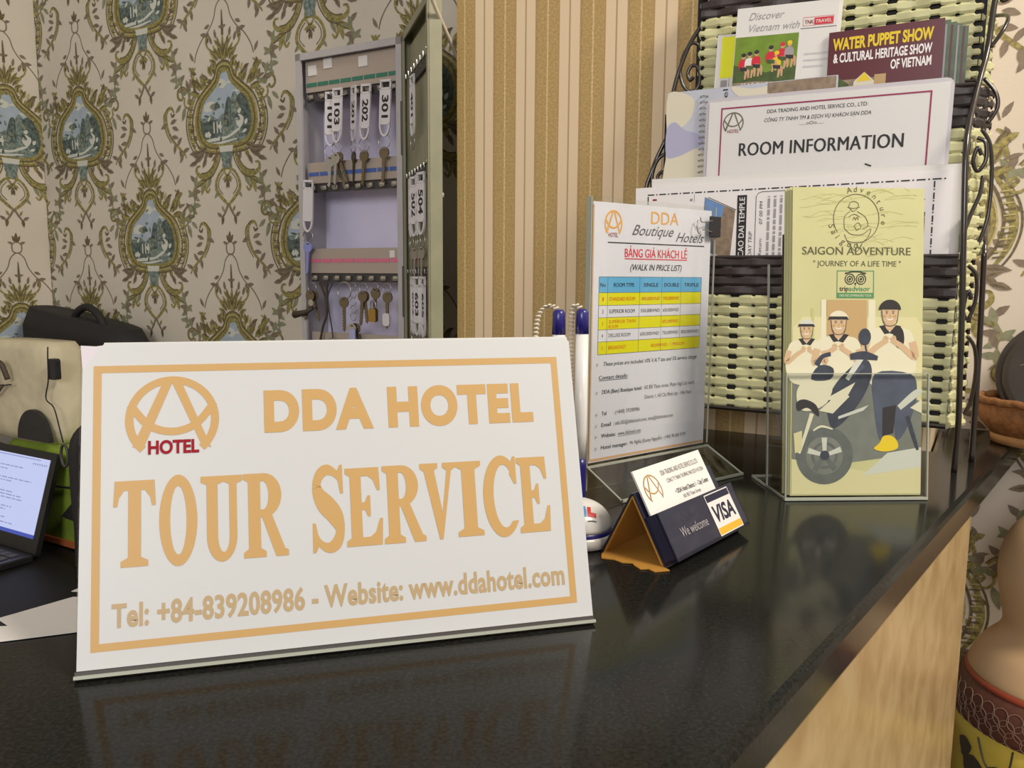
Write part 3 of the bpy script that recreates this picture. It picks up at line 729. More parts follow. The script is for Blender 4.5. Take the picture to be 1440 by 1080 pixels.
for t, a, b_, z, sh, bo in (('These prices are included 10% V.A.T tax and 5% service charge', 15, 134, 80.8, .25, .01), ('Contact details:', 10, 44, 69.5, 0, .02),
        ('DDA (Bien) Boutique hotel:', 14, 62, 57.3, 0, .02), ('183 Đề Thám street, Phạm Ngũ Lão ward,', 65, 132, 57.3, 0, 0), ('District 1, Hồ Chí Minh city - Việt Nam', 66, 128, 48.8, 0, 0),
        ('Tel', 14, 19.5, 39, 0, .02), (': (+848) 39208986', 28, 60, 39, 0, 0), ('Email', 14, 25, 29.3, 0, .02), (': info183@ddahotel.com, nice@ddahotel.com', 28, 104, 29.3, 0, 0),
        ('Website:', 14, 31, 20, 0, .02), ('www.ddahotel.com', 34, 62, 20, 0, 0), ('Hotel manager:', 14, 46, 10, 0, .02), ('Mr Nghĩa (Kunny Nguyễn) - (+84) 90 684 9199', 49, 122, 10, 0, 0)):
    p.text(t, a, b_, z, 3.3, black if bo else grey_ink, 1, bold=bo, shear=sh)
p.rect(10, 68.4, 44, 68.8, black, 1); p.rect(34, 19, 62, 19.3, black, 1)
for z in (80.8, 57.3, 39, 29.3, 20, 10): bullet(z)
p.rect(1, .8, 147, 3.0, MATS['pink tab'] if False else skin_tan, 1)
p.build('printing', sheet)
# binder clip on the sheet's right edge
clip = thing('binder_clip', pl + Vector((math.cos(py), math.sin(py), 0)) * .128 + Vector((0, 0, .1745)), (0, 0, py), 'small black binder clip on right edge of price list stand', 'clip')
mb = M(); mb.xprism([(-.0050, -.008), (-.0050, .008), (-.0038, .008), (-.0038, -.008)], -.0060, .0065, black); mb.xprism([(.0038, -.008), (.0038, .008), (.0050, .008), (.0050, -.008)], -.0060, .0065, black)
mb.box(.0055, .0075, -.0050, .0050, -.008, .008, black); mb.build('clip_body', clip, bevel=.0005)
for sy in (-1, 1):
    mb = M(); y = sy * .0054
    mb.tube(cat_rom([(-.004, y, .0045), (-.0165, y, .0028), (-.019, y, .0062), (-.0215, y, .004), (-.0225, y, 0), (-.0215, y, -.004), (-.019, y, -.0062), (-.0165, y, -.0028), (-.004, y, -.0045)], 4), .00045, steel, 6)
    mb.build('wire_handle', clip, smooth=True)

# ------------------------------------------------------------------ acrylic brochure holder and the brochures
by, bt = R(3.14), R(6.05)
bo = Vector((0.1955, 0.5608, CT))
hold = thing('brochure_holder', bo, (0, 0, by), 'clear acrylic leaflet holder standing on the black counter', 'holder')
tb = math.tan(bt)
def lean(x, y, z): return (x, y + z * tb, z)
HW = .0985
def slab(mb, x0, x1, y0, y1, z0, z1, m):
    vs = [lean(x, y, z) for z in (z0, z1) for y in (y0, y1) for x in (x0, x1)]
    mb.add(vs, [(0, 2, 3, 1), (4, 5, 7, 6), (0, 1, 5, 4), (2, 6, 7, 3), (0, 4, 6, 2), (1, 3, 7, 5)], m)
mb = M(); slab(mb, -.003, HW, -.0030, -.0015, .0005, .089, acry); mb.build('front_pocket', hold)
mb = M(); slab(mb, -.003, HW, .0335, .035, .0005, .165, acry); mb.build('back_plate', hold)
mb = M(); slab(mb, -.0036, -.0022, -.003, .035, .0005, .089, acry); mb.build('side_wall', hold)
mb = M(); slab(mb, HW - .001, HW + .0004, -.003, .035, .0005, .089, acry); mb.build('side_wall', hold)
mb = M(); mb.box(-.003, HW, -.003, .066, .0003, .0020, acry); mb.build('base_plate', hold)
mb = M()
for x in (-.0036, HW): slab(mb, x - .0002, x + .0006, -.0034, -.0016, .0005, .089, acry_edge)
slab(mb, -.003, HW, -.0033, -.0014, .0888, .0892, acry_edge); slab(mb, -.0036, -.0026, .033, .0352, .0005, .165, acry_edge); slab(mb, -.0040, HW + .0006, -.0036, -.0014, .0005, .0022, acry_edge)
mb.box(-.0036, -.0028, .0, .066, .0004, .0022, acry_edge); mb.box(-.0036, .012, .0652, .066, .0004, .0022, acry_edge)
mb.build('polished_edges', hold)
ol = mat('ink sepia', (92, 88, 60), 0.6); wh_print = mat('cream shirt print', (222, 218, 190), 0.5); face = mat('face print', (206, 176, 140), 0.5)
jean = mat('blue grey jeans print', (82, 90, 108), 0.5, noise=.15, nscale=90); asphalt = mat('asphalt print', (122, 126, 118), 0.5, noise=.15, nscale=70)
bike_dark = mat('dark fairing print', (62, 68, 82), 0.5, noise=.25, nscale=120); bike_grey = mat('tyre print', (100, 106, 102), 0.5, noise=.15, nscale=120)
wall_print = mat('yellow wall print', (214, 208, 160), 0.5); door_print = mat('tan door print', (190, 160, 112), 0.5); glare = mat('pale highlight print', (205, 208, 196), 0.5); hair = mat('dark hair print', (50, 46, 48), 0.5)
def brochure_front():
    p = P(.00012, mm); rr = random.Random(3)
    for i in range(46):   # pencil-like waves in the background
        x = rr.uniform(4, 70); z = rr.uniform(168, 214); p.stroke([(x, z), (x + 6, z + rr.uniform(0, 3)), (x + 14, z + rr.uniform(1, 5)), (x + 22, z + rr.uniform(0, 4))], .28, bro_shade, 0, n=3)
    p.ring(45.5, 195, 16.6, 17.2, 16.1, 16.7, ol, 1, a0=-115, a1=215)
    word = 'Adventure'
    for i, ch in enumerate(word):     # lettering round the circle
        a = R(112 - i * 14.5); cx, cz = 45.5 + 18 * math.cos(a), 195 + 18.5 * math.sin(a)
        vs, fs = text_geo(ch, 0, .15); b_ = a - PI / 2; cc, ss = math.cos(b_), math.sin(b_)
        yy = p.y(1); p.M.add([((cx + (x * cc - z * ss) * 5.6) * mm, yy, (cz + (x * ss + z * cc) * 5.6) * mm) for x, z in vs], fs, ol)
    for i, ch in enumerate('Saigon'):
        a = R(192 + i * 14.5); cx, cz = 45.5 + 20.5 * math.cos(a), 195 + 20.5 * math.sin(a)
        vs, fs = text_geo(ch, 0, .1); b_ = a + PI / 2; cc, ss = math.cos(b_), math.sin(b_)
        yy = p.y(1); p.M.add([((cx + (x * cc - z * ss) * 6.2) * mm, yy, (cz + (x * ss + z * cc) * 6.2) * mm) for x, z in vs], fs, ol)
    # small line drawing of a rider
    for pts in ([(40, 203), (41, 206), (44, 207), (47, 205), (46, 202), (43, 200), (40, 203)], [(39, 203), (43, 202), (48, 203)], [(41, 200), (37, 196), (37, 188)], [(46, 200), (52, 196), (54, 190), (50, 188)], [(37, 188), (42, 184), (50, 184), (56, 188), (54, 182), (50, 178), (46, 172), (40, 178), (37, 184)],
                [(44, 190), (47, 192), (49, 189), (46, 187), (44, 190)], [(46, 178), (48, 174), (50, 178)], [(40, 196), (44, 198), (48, 196)], [(43, 194), (44, 196), (45, 194), (46, 196), (47, 194)]): p.stroke(pts, .42, ol, 2)
    p.text('SAIGON ADVENTURE', 7, 85, 169.6, 5.4, ol, 1, bold=.02); p.text('" JOURNEY OF A LIFE TIME "', 15, 78, 161.6, 3.8, ol, 1, bold=.008)
    # owl-eyed badge
    p.frame(32, 139.5, 58.8, 158.6, .5, tree_green, 1); p.rect(32, 139.3, 58.8, 143, tree_green, 2); p.text('100% RECOMMENDED TOUR', 34, 57, 140.3, 1.6, wh_print, 3)
    for sx in (-1, 1):
        p.ring(45.4 + sx * 4.0, 152.6, 3.7, 3.9, 3.1, 3.3, black, 2); p.ring(45.4 + sx * 4.0, 152.6, 2.2, 2.3, 1.6, 1.7, black, 2); p.ell(45.4 + sx * 4.0, 152.6, .8, .9, black, 2)
        p.stroke([(45.4 + sx * 7.6, 156.6), (45.4 + sx * 6, 157)], .8, black, 2)
    p.stroke([(38.5, 156.4), (42, 157.6), (45.4, 157.8), (49, 157.6), (52.4, 156.4)], .8, black, 2); p.poly([(44.6, 150), (46.2, 150), (45.4, 147.8)], black, 2)
    p.text('trip', 34, 40.4, 144.3, 3.4, black, 2, bold=.02); p.text('advisor', 40.8, 56, 144.3, 3.4, tree_green, 2, bold=.012)
    # street photograph: wall, door, road
    p.rect(.8, 66, 94.6, 118, wall_print, 0); p.poly([(.8, 118), (8, 126), (90, 126), (94.6, 118)], wall_print, 0)
    p.rect(25, 84, 54, 138, door_print, 1); p.rect(21, 84, 24.6, 138, wh_print, 1); p.rect(55, 84, 60, 138, wh_print, 1); p.rect(14, 84, 16, 132, ol if False else bro_shade, 1)
    p.poly([(.8, 18), (94.6, 30), (94.6, 66), (40, 92), (.8, 84)], asphalt, 1)
    p.poly([(.8, 1), (94.6, 1), (94.6, 24), (60, 16), (.8, 26)], wall_print, 2); p.poly([(52, 14), (94.6, 20), (94.6, 34), (70, 30)], glare, 3)
    # standing rider with heart-shaped hands
    def rider(hx, hz, s, cap):
        E = lambda x, z, rx, rz, m, l: p.ell(hx + x * s, hz + z * s, rx * s, rz * s, m, l)
        p.poly(cat_rom([(hx - 15 * s, hz - 13 * s), (hx - 6 * s, hz - 9 * s), (hx + 6 * s, hz - 9 * s), (hx + 15 * s, hz - 13 * s), (hx + 18 * s, hz - 32 * s), (hx + 11 * s, hz - 46 * s), (hx - 11 * s, hz - 46 * s), (hx - 18 * s, hz - 32 * s)], 4, True), wh_print, 3)
        p.poly([(hx - 7 * s, hz - 8 * s), (hx - 3.5 * s, hz - 7.4 * s), (hx, hz - 12 * s), (hx + 4 * s, hz - 7.4 * s), (hx + 7.6 * s, hz - 8 * s), (hx + 3.4 * s, hz - 13.6 * s), (hx, hz - 12.6 * s), (hx - 3.4 * s, hz - 13.2 * s)], hair, 4)
        E(0, -6, 3.2, 5, face, 4); E(0, 0, 5.6, 7, face, 5)
        p.ell(hx, hz + 2.5 * s, 7.2 * s, 6.4 * s, cap, 6, a0=0, a1=180); p.poly([(hx - 7.6 * s, hz + 2.6 * s), (hx + 7.4 * s, hz + 2.6 * s), (hx + 6 * s, hz + 4.8 * s), (hx - 6.6 * s, hz + 4.8 * s)], hair, 7)
        p.stroke([(hx - 5.4 * s, hz + 2 * s), (hx - 4 * s, hz - 6 * s), (hx, hz - 8 * s), (hx + 4.4 * s, hz - 6 * s), (hx + 5.6 * s, hz + 2 * s)], .45 * s, hair, 6)
        for sx in (-1, 1): E(sx * 2.1, .4, .75, .35, hair, 6); E(sx * 2.1, 1.5, 1.1, .22, hair, 6); E(sx * 3.4, -1.6, 1.1, .9, MATS['tan door print'], 6)
        p.stroke([(hx - 2 * s, hz - 3.2 * s), (hx, hz - 4 * s), (hx + 2 * s, hz - 3.2 * s)], .7 * s, paper, 6); E(.2, -1.4, .5, .9, MATS['tan door print'], 6)
        for sx in (-1, 1):
            p.stroke([(hx + sx * 15 * s, hz - 18 * s), (hx + sx * 17 * s, hz - 28 * s), (hx + sx * 8 * s, hz - 21 * s), (hx + sx * 1.2 * s, hz - 17 * s)], [5 * s, 4.4 * s, 3.8 * s, 3 * s], face, 5)
            p.stroke([(hx + sx * 3.6 * s, hz - 19 * s), (hx + sx * 3 * s, hz - 15 * s), (hx + sx * .6 * s, hz - 16.5 * s)], [2 * s, 2 * s, 1.4 * s], face, 6)
    rider(10.6, 117, .82, glare); rider(33.5, 121.5, 1.0, wh_print); rider(70.5, 128.5, 1.1, hair)
    p.poly(cat_rom([(75, 120), (80, 117), (81, 108), (77, 104), (73, 110)], 4, True), hair, 4)
    # legs of the right-hand rider, yellow shoe
    p.poly(cat_rom([(60, 86), (86, 86), (91, 74), (88, 58), (82, 44), (76, 40), (74, 58), (69, 42), (64, 40), (60, 62)], 4, True), jean, 4)
    p.poly([(66, 62), (76, 64), (74, 44), (66, 42)], hair, 5)
    p.poly(cat_rom([(60, 33), (64, 37), (67, 42), (73, 42), (77, 38), (77, 33), (68, 31)], 3, True), yellow, 6)
    # scooter
    p.ring(24.5, 28.5, 20.5, 20.5, 13.5, 13.5, bike_grey, 5); p.ell(24.5, 28.5, 13.8, 13.8, asphalt, 4); p.ring(24.5, 28.5, 9.5, 9.5, 7.6, 7.6, bike_grey, 6)
    for a in (20, 92, 164, 236, 308): p.stroke([(24.5 + 3 * math.cos(R(a)), 28.5 + 3 * math.sin(R(a))), (24.5 + 12.5 * math.cos(R(a)), 28.5 + 12.5 * math.sin(R(a)))], [2.6, 4], glare if a < 200 else bike_grey, 6, smooth=False)
    p.ell(24.5, 28.5, 3.4, 3.4, bike_dark, 7)
    p.poly(cat_rom([(6, 62), (4, 74), (12, 84), (24, 88), (30, 80), (26, 66), (14, 60)], 4, True), wh_print, 6)
    p.poly(cat_rom([(4, 66), (10, 68), (18, 64), (20, 56), (12, 62), (5, 60)], 4, True), hair, 7)
    p.poly(cat_rom([(26, 62), (30, 76), (42, 90), (54, 96), (58, 86), (52, 70), (40, 54), (30, 48)], 4, True), bike_dark, 6)
    p.poly([(20, 60), (36, 74), (42, 70), (30, 58)], wh_print, 7); p.poly([(24, 68), (46, 80), (38, 66)], wh_print, 7); p.poly([(34, 56), (56, 64), (52, 60), (34, 54)], glare, 7)
    p.stroke([(40, 82), (48, 94), (54, 102)], [3, 4, 2], glare, 7); p.stroke([(44, 84), (52, 92)], [2, 3], jean, 7)
    p.stroke([(42, 98), (52, 99), (62, 97)], [4, 6, 3], bike_dark, 8); p.stroke([(18, 92), (22, 98), (28, 100)], [4, 3, 3], bike_dark, 8); p.poly(cat_rom([(14, 82), (20, 92), (30, 90), (28, 82)], 3, True), bike_dark, 7)
    p.ell(52.5, 112, 4.4, 6, bike_dark, 8); p.stroke([(53, 106), (54, 100)], 1.2, bike_dark, 8)
    p.stroke([(15, 58), (10, 42), (6, 30)], [3, 2.4, 2], wh_print, 7); p.poly([(2, 44), (8, 46), (8, 32), (3, 30)], wall_print, 7); p.stroke([(16, 46), (22, 49), (30, 47)], [1.2, 1.6, 1], wh_print, 8)
    p.poly([(42, 50), (58, 60), (66, 70), (60, 40), (48, 40)], jean, 5) if False else None
    p.stroke([(78, 62), (90, 72), (95, 74)], [4, 5, 2], glare, 5); p.stroke([(84, 56), (88, 44), (92, 32)], [3, 3, 2], bike_dark, 5); p.poly([(86, 62), (94.6, 68), (94.6, 58)], wh_print, 6)
    return p
BW, BH = .0945, .2165
def brochure(i, name, label, group, m, h=BH, dx=0):
    o = thing(name, bo + Vector((math.cos(by), math.sin(by), 0)) * (.001 + dx) + Vector((-math.sin(by), math.cos(by), 0)) * (.0006 + i * .0022) + Vector((0, 0, .0030)), (-bt, 0, by), label, 'brochure', group)
    mb = M(); mb.box(0, BW, 0, .0008, 0, h, m); mb.build('folded_sheet', o)
    return o
fb = brochure(0, 'tour_brochure', 'front olive brochure titled SAIGON ADVENTURE with scooter photo in acrylic holder', 'olive brochures in the holder', bro_paper)
pr = brochure_front().build('cover_print', fb)
for i, (dx, hh) in enumerate(((-.0012, BH), (-.0022, BH - .0005), (-.0030, BH - .001))):
    brochure(i + 1, 'tour_brochure', ('olive brochure directly behind the front SAIGON ADVENTURE one, showing a thin left edge', 'olive brochure third from the front of the stack in the acrylic holder', 'rearmost olive brochure of the stack, nearest the dark leaflet')[i], 'olive brochures in the holder', bro_paper, hh, dx)
brochure(6, 'leaflet', 'dark brown leaflet behind the olive brochures in acrylic holder', None, dark_bro, .184, -.0018)

# ------------------------------------------------------------------ twin pen stand
pb = Vector((0.0385, 0.466, CT))
stand2 = thing('pen_stand', pb, (0, 0, 0), 'white pen base with blue band beside the big sign', 'pen stand')
mb = M(); mb.lathe([(.020, .0005), (.0215, .001), (.0218, .006), (.0212, .0075)], pen_white, 40, sx=1, sy=.95); mb.build('foot_ring', stand2, smooth=True)
mb = M(); mb.lathe([(.0208, .0072), (.0210, .0078), (.0208, .0098), (.0200, .0102)], navy, 40, sy=.95); mb.build('blue_band', stand2, smooth=True)
DR, DH = .0206, .0165
def dome_z(x, y): return .0100 + DH * math.sqrt(max(0, 1 - (x * x + y * y / .9025) / (DR * DR))) ** .9
mb = M(); mb.lathe([(DR * math.cos(R(a)), .0100 + DH * math.sin(R(a)) ** .9) for a in range(0, 86, 6)] + [(.0004, .0100 + DH)], pen_white, 40, sy=.95); mb.build('dome', stand2, smooth=True)
blue_p = mat('logo blue', (80, 150, 205), .4); red_p = mat('logo red', (205, 50, 50), .4)
def decal(polys, name):
    mb = M()
    for pts, m in polys:
        nx = 8; xs = [q[0] for q in pts]; vs = []
        # quads only: bilinear grid
        a, b_, c_, d = pts; fs = []
        for i in range(nx + 1):
            for j in range(nx + 1):
                s, t = i / nx, j / nx
                x = (a[0] * (1 - s) + b_[0] * s) * (1 - t) + (d[0] * (1 - s) + c_[0] * s) * t; y = (a[1] * (1 - s) + b_[1] * s) * (1 - t) + (d[1] * (1 - s) + c_[1] * s) * t
                n_ = Vector((x, y, .006)).normalized() * .00025
                vs.append((x + n_.x, y + n_.y, dome_z(x, y) + n_.z))
        for i in range(nx):
            for j in range(nx): k0 = i * (nx + 1) + j; fs.append((k0, k0 + nx + 1, k0 + nx + 2, k0 + 1))
        mb.add(vs, fs, m)
    return mb.build(name, stand2, smooth=True)
dc = lambda x, y: ((x - 3.0) * .001, (y - 3.2) * .001)
decal([([dc(2, -8.8), dc(7, -8.2), dc(7, -6.2), dc(2, -6.8)], blue_p), ([dc(5, -12.6), dc(7.4, -12.2), dc(7.4, -8.0), dc(5, -8.4)], blue_p),
       ([dc(8.0, -11.8), dc(10, -11.4), dc(10, -6.0), dc(8.0, -6.4)], red_p), ([dc(8.0, -12.2), dc(13, -10.9), dc(13, -8.8), dc(8.0, -10.0)], red_p), ([dc(8, -14.0), dc(13, -12.4), dc(13, -12.0), dc(8, -13.6)], grey_ink)], 'maker_mark')
def pen(name, base, lx, ly, length, label, coil):
    o = thing(name, base, (R(lx), R(ly), 0), label, 'pen', 'pens in the white stand')
    r = .0036; z1 = length
    mb = M(); mb.lathe([(.0030, .0), (r, .002), (r * 1.05, .040), (r, .0445)], navy, 20); mb.build('grip', o, smooth=True)
    mb = M(); mb.lathe([(r * .96, .0445), (r * 1.12, .06), (r * 1.12, z1 - .0150)], pen_white, 20); mb.build('barrel', o, smooth=True)
    mb = M(); mb.lathe([(r * 1.16, z1 - .0150), (r * 1.05, z1 - .002), (r * .7, z1)], navy, 20); mb.build('end_cap', o, smooth=True)
    path = cat_rom(coil, 14)
    mb = M(); pts = []
    acc = 0.0
    prev = Vector(path[0])
    fine = cat_rom(path, 6)
    for q in fine:
        q = Vector(q); acc += (q - prev).length; prev = q
        a = acc / .00125 * 2 * PI * .5
        pts.append((q.x + .0014 * math.cos(a), q.y + .0014 * math.sin(a), q.z + .0006 * math.cos(a + 1)))
    mb.tube(pts, .00062, cord_white, 6); mb.build('coiled_cord', o, smooth=True)
    return o
def cord_path(L, kind):
    if kind == 0: return [(-.0005, 0, L - .001), (-.003, .001, L + .0015), (-.0075, .002, L + .002), (-.0118, .003, L - .003), (-.0135, .003, L - .012), (-.0138, .003, L - .03), (-.0138, .004, L - .055), (-.012, .006, L - .08)]
    return [(-.0005, .0, L - .001), (-.0028, .001, L + .0018), (-.0055, .003, L + .001), (-.0062, .005, L - .008), (-.0062, .006, L - .03), (-.0060, .006, L - .055), (-.0050, .007, L - .085)]
pen('desk_pen', pb + Vector((.0035, .0235, .0005)), -1.5, 0, .1355, 'blue and white pen nearer the price list, its cord hanging close behind', cord_path(.1355, 1))
pen('desk_pen', pb + Vector((-.0105, .0235, .0005)), -1.5, 0, .135, 'blue and white pen peeking over the sign with looping coiled cord', cord_path(.135, 0))

# ------------------------------------------------------------------ business card holder (folded tent with a pocket)
cy_ = R(50.0); co = Vector((0.0827, 0.4220, CT))
tent = thing('card_holder', co, (0, 0, cy_), 'dark folded card stand with a We welcome VISA front', 'card holder')
TL_, TD, TH = .090, .040, .0375      # length, depth of the foot, apex height
apx = (.0215, TH)                      # (y, z) of ridge; front foot at y=0
def front(t, off=0.0):                 # point on the front slope, t 0..1 from foot to ridge, off outward
    L_ = math.hypot(*apx); ny, nz = -apx[1] / L_, apx[0] / L_
    return (apx[0] * t + ny * off, apx[1] * t + nz * off)
mb = M(); mb.xprism([front(0, 0), front(1, 0), front(1, .0008), front(0, .0008)], 0, TL_, holder_dark)
q0, q1 = (TD, .0005), apx
mb.xprism([q0, q1, (q1[0] + .0010, q1[1] - .0002), (q0[0] + .0012, .0005)], 0, TL_, holder_dark); mb.build('outer_cover', tent)
mb = M(); mb.xprism([(.0012, .0008), (TD - .0014, .0008), (apx[0], TH - .0016)], .0006, .0010, kraft) if False else None
mb.xprism([(.0010, .0012), (apx[0] - .0002, TH - .0012), (apx[0] + .0002, TH - .0024), (.0024, .0012)], .0002, TL_ - .0002, kraft)
mb.xprism([(TD - .0006, .0010), (apx[0] + .0002, TH - .0012), (apx[0], TH - .0024), (TD - .0020, .0010)], .0002, TL_ - .0002, kraft)
mb.build('kraft_lining', tent)
mb = M(); q = [(-.002, -.004), (-.009, .001), (-.0075, .006), (-.0105, .009), (-.008, .014), (-.0055, .017), (-.0085, .022), (-.0075, .028), (-.010, .034), (-.004, .038), (.0, .039), (.06, .0385), (.088, .030), (.088, .003), (.06, .002), (.0, .0005)]
mb.zprism([(x, y) for x, y in q], .0003, .0009, kraft); mb.build('torn_base', tent)
PT = .0095       # pocket thickness
mb = M(); t1 = .66
mb.xprism([front(.04, .0009), front(t1, .0009), front(t1, .0019), front(.04, .0019)], .0, TL_, holder_dark)
mb.xprism([front(.02, PT - .001), front(t1, PT - .001), front(t1, PT), front(.02, PT)], 0, TL_, holder_dark)
mb.xprism([front(.02, .0009), front(.02, PT), front(.07, PT), front(.07, .0009)], 0, TL_, holder_dark)
for x in (0, TL_ - .001): mb.xprism([front(.02, .0009), front(t1, .0009), front(t1, PT), front(.02, PT)], x, x + .001, holder_dark)
mb.build('pocket', tent)
ang = math.atan2(apx[0], apx[1])      # lean of the front slope from vertical
LF = math.hypot(*apx)
p = P(.0002, mm)
visa = mat('visa white', (226, 224, 222), .4); visa_y = mat('visa gold', (226, 176, 50), .4); visa_n = mat('visa navy', (34, 34, 60), .4)
p.text('We welcome', 14, 45, 10.5, 5.2, light_ink, 1)
p.rect(52, 1.4, 82, 26.4, visa, 1); p.rect(52.6, 21.8, 81.4, 25.8, visa_n, 2); p.rect(52.6, 2.0, 81.4, 6.0, visa_y, 2); p.text('VISA', 54.5, 79.5, 9.6, 9.0, visa_n, 2, bold=.035, shear=.2)
o = p.build('front_print', tent); y0, z0 = front(.02, PT); o.location = (0, y0, z0); o.rotation_euler = (-ang, 0, 0)
# business cards standing in the pocket
o0 = [front(.10, .0030), front(.10, .0042), front(.10, .0054)]
Rc = Matrix.Rotation(cy_, 4, 'Z')
for i, lab in enumerate(('white business card with round gold logo at front of the dark card stand', 'plain white business card just behind the one with the gold logo')):
    y0, z0 = o0[1 - i]
    wp = co + (Rc @ Vector((.002 + i * .0008, y0, z0)))
    cd_ = thing('business_card', wp, (-ang, 0, cy_), lab, 'business card', 'cards in the card stand')
    mb = M(); mb.box(0, .077, 0, .0004, 0, .050, paper); mb.build('card', cd_)
    if i == 0:
        p = P(.00008, mm); logo(p, 12.5, 37, 8.6, 8.6, logo_olive, 1, None, 1.6); logo(p, 12.5, 37, 8.2, 8.2, logo_gold, 2, None, .9)
        p.text('DDA TRADING AND HOTEL SERVICE CO.,LTD', 26, 70, 42.5, 3.0, grey_ink, 1); p.text('CÔNG TY TNHH THƯƠNG MẠI DỊCH VỤ DDA', 29, 73, 37.5, 2.4, grey_ink, 1)
        p.text('• DDA Hotel District 1 – City Center', 33, 73, 30.0, 2.9, black, 1, bold=.015); p.text('183 Đề Thám Street', 39, 60, 26.2, 2.2, grey_ink, 1)
        p.build('card_print', cd_)

# ------------------------------------------------------------------ magazine rack (iron frame with woven pockets)
RO = W(-.168, .740, CT)
rack = thing('magazine_rack', RO, RZ, 'tall black wire rack with cream and brown woven pockets on counter', 'rack')
def weave(mb, p0, p1, z0, z1, m, pitch=.0094, sp=.0166, amp=.0008, hh=.0047, phase=0, gap=.56, stake=None):
    """flat strips, row above row: every second stake leaves a row of dark holes, the ones between show only as thin slits"""
    p0, p1 = Vector((p0[0], p0[1], 0)), Vector((p1[0], p1[1], 0)); d = p1 - p0; L_ = d.length; d.normalize(); nn = Vector((d.y, -d.x, 0))
    rows = max(1, round((z1 - z0) / pitch)); ph_ = (z1 - z0) / rows
    xs = {0.0, L_}; n_ = int(L_ / sp) + 1
    for i in range(n_ + 1):
        for e in ((-.0044, -.0032, 0, .0032, .0044, .0083) if i % 2 == 0 else (-.0022, -.0008, 0, .0008, .0022)):
            x = i * sp + e
            if 0 < x < L_: xs.add(x)
    xs = sorted(xs)
    for r_ in range(rows):
        zc = z0 + (r_ + .5) * ph_; vs = []; fs = []
        for s in xs:
            i = round(s / sp); e = abs(s - i * sp); h = ph_ / 2 * .985
            if i % 2 == 0: h *= gap if e <= .0033 else (.93 if e <= .0045 else 1)
            else: h *= (gap + 1) / 2 if e <= .0009 else 1
            w_ = math.cos(PI * s / sp)
            off = amp * w_ * (1 if (r_ + phase) % 2 else -1) + .0006 * (.5 - .5 * math.cos(2 * PI * s / sp / 2 + PI))
            q = p0 + d * s + nn * off
            for dn, dz in ((.0002, -h), (.0011, -h * .55), (.0011, h * .55), (.0002, h), (-.0007, h), (-.0007, -h)):
                vs.append((q.x + nn.x * dn, q.y + nn.y * dn, zc + dz))
        K = 6
        for i in range(len(xs) - 1):
            for k_ in range(K): fs.append((i * K + k_, i * K + (k_ + 1) % K, (i + 1) * K + (k_ + 1) % K, (i + 1) * K + k_))
        fs.append(tuple(range(K))); fs.append(tuple((len(xs) - 1) * K + k_ for k_ in reversed(range(K))))
        mb.add(vs, fs, m)
    return L_, d
def stakes(mb, p0, p1, z0, z1, sp=.0166, m=None, wd=.0030):
    p0, p1 = Vector((p0[0], p0[1], 0)), Vector((p1[0], p1[1], 0)); d = p1 - p0; L_ = d.length; d.normalize(); nn = Vector((d.y, -d.x, 0))
    for i in range(int(L_ / sp) + 1):
        q = p0 + d * sp * i - nn * .0024; c4 = [(q + d * a * wd + nn * b_ * .0007) for a, b_ in ((-1, -1), (1, -1), (1, 1), (-1, 1))]
        vs = [(c_.x, c_.y, z) for z in (z0, z1) for c_ in c4]
        mb.add(vs, [(0, 1, 5, 4), (1, 2, 6, 5), (2, 3, 7, 6), (3, 0, 4, 7), (4, 5, 6, 7), (3, 2, 1, 0)], m)
stake_shade = mat('near black stakes and hole shade', (22, 19, 18), .7)  # stakes kept near black and wide to paint shade into the weave's holes
TIERS = [(-.128, .146, .000, .038, .173), (-.106, .147, .029, .178, .309), (-.086, .147, .056, .318, .431)]
for t, (x0, x1, yf, z0, z1) in enumerate(TIERS):
    pk = M(); stakes(pk, (x0, yf), (x1, yf), z0, z1, m=stake_shade, wd=.0046)
    pocket = pk.build('woven_pocket', rack)
    band = z1 - .033
    mb = M(); weave(mb, (x0, yf), (x1, yf), z0, band, wicker_cream, phase=t); mb.build('cream_weave', pocket, smooth=False)
    mb = M(); weave(mb, (x0, yf), (x1, yf), band, z1, wicker_dark, amp=.0010, pitch=.0082, gap=.93, phase=t + 1); mb.build('brown_band', pocket)
    yb = yf + (.026 if t < 2 else .022)
    for sx, xa, xb in ((-1, x0, x0 - .004), (1, x1, x1 + (.011, .013, .010)[t])):
        a, b_ = ((xb, yb), (xa, yf)) if sx < 0 else ((xa, yf), (xb, yb))
        mb = M(); weave(mb, a, b_, z0, band + (.0 if t else .066 - .0), wicker_cream, sp=.0125, amp=.0009, phase=t)
        if t: weave(mb, a, b_, band, z1, wicker_dark, sp=.0125, amp=.0009)
        mb.build('side_weave', pocket)
    mb = M(); mb.tube([(x0, yf, z0 - .001), (x1, yf, z0 - .001)], .0022, iron, 8); mb.box(x0, x1, yf + .001, yb, z0 - .001, z0 + .001, wicker_dark); mb.build('pocket_floor', pocket)
    mb = M(); mb.tube([(x1, yf, z0), (x1 + (.011, .013, .010)[t], yb, z0)], .0032, wicker_cream, 8); mb.build('wrapped_edge', pocket)
    mb = M(); mb.tube([(x0, yf, z1 + .0004), (x1, yf, z1 + .0004)], .0016, wicker_dark, 8); mb.build('rim', pocket)
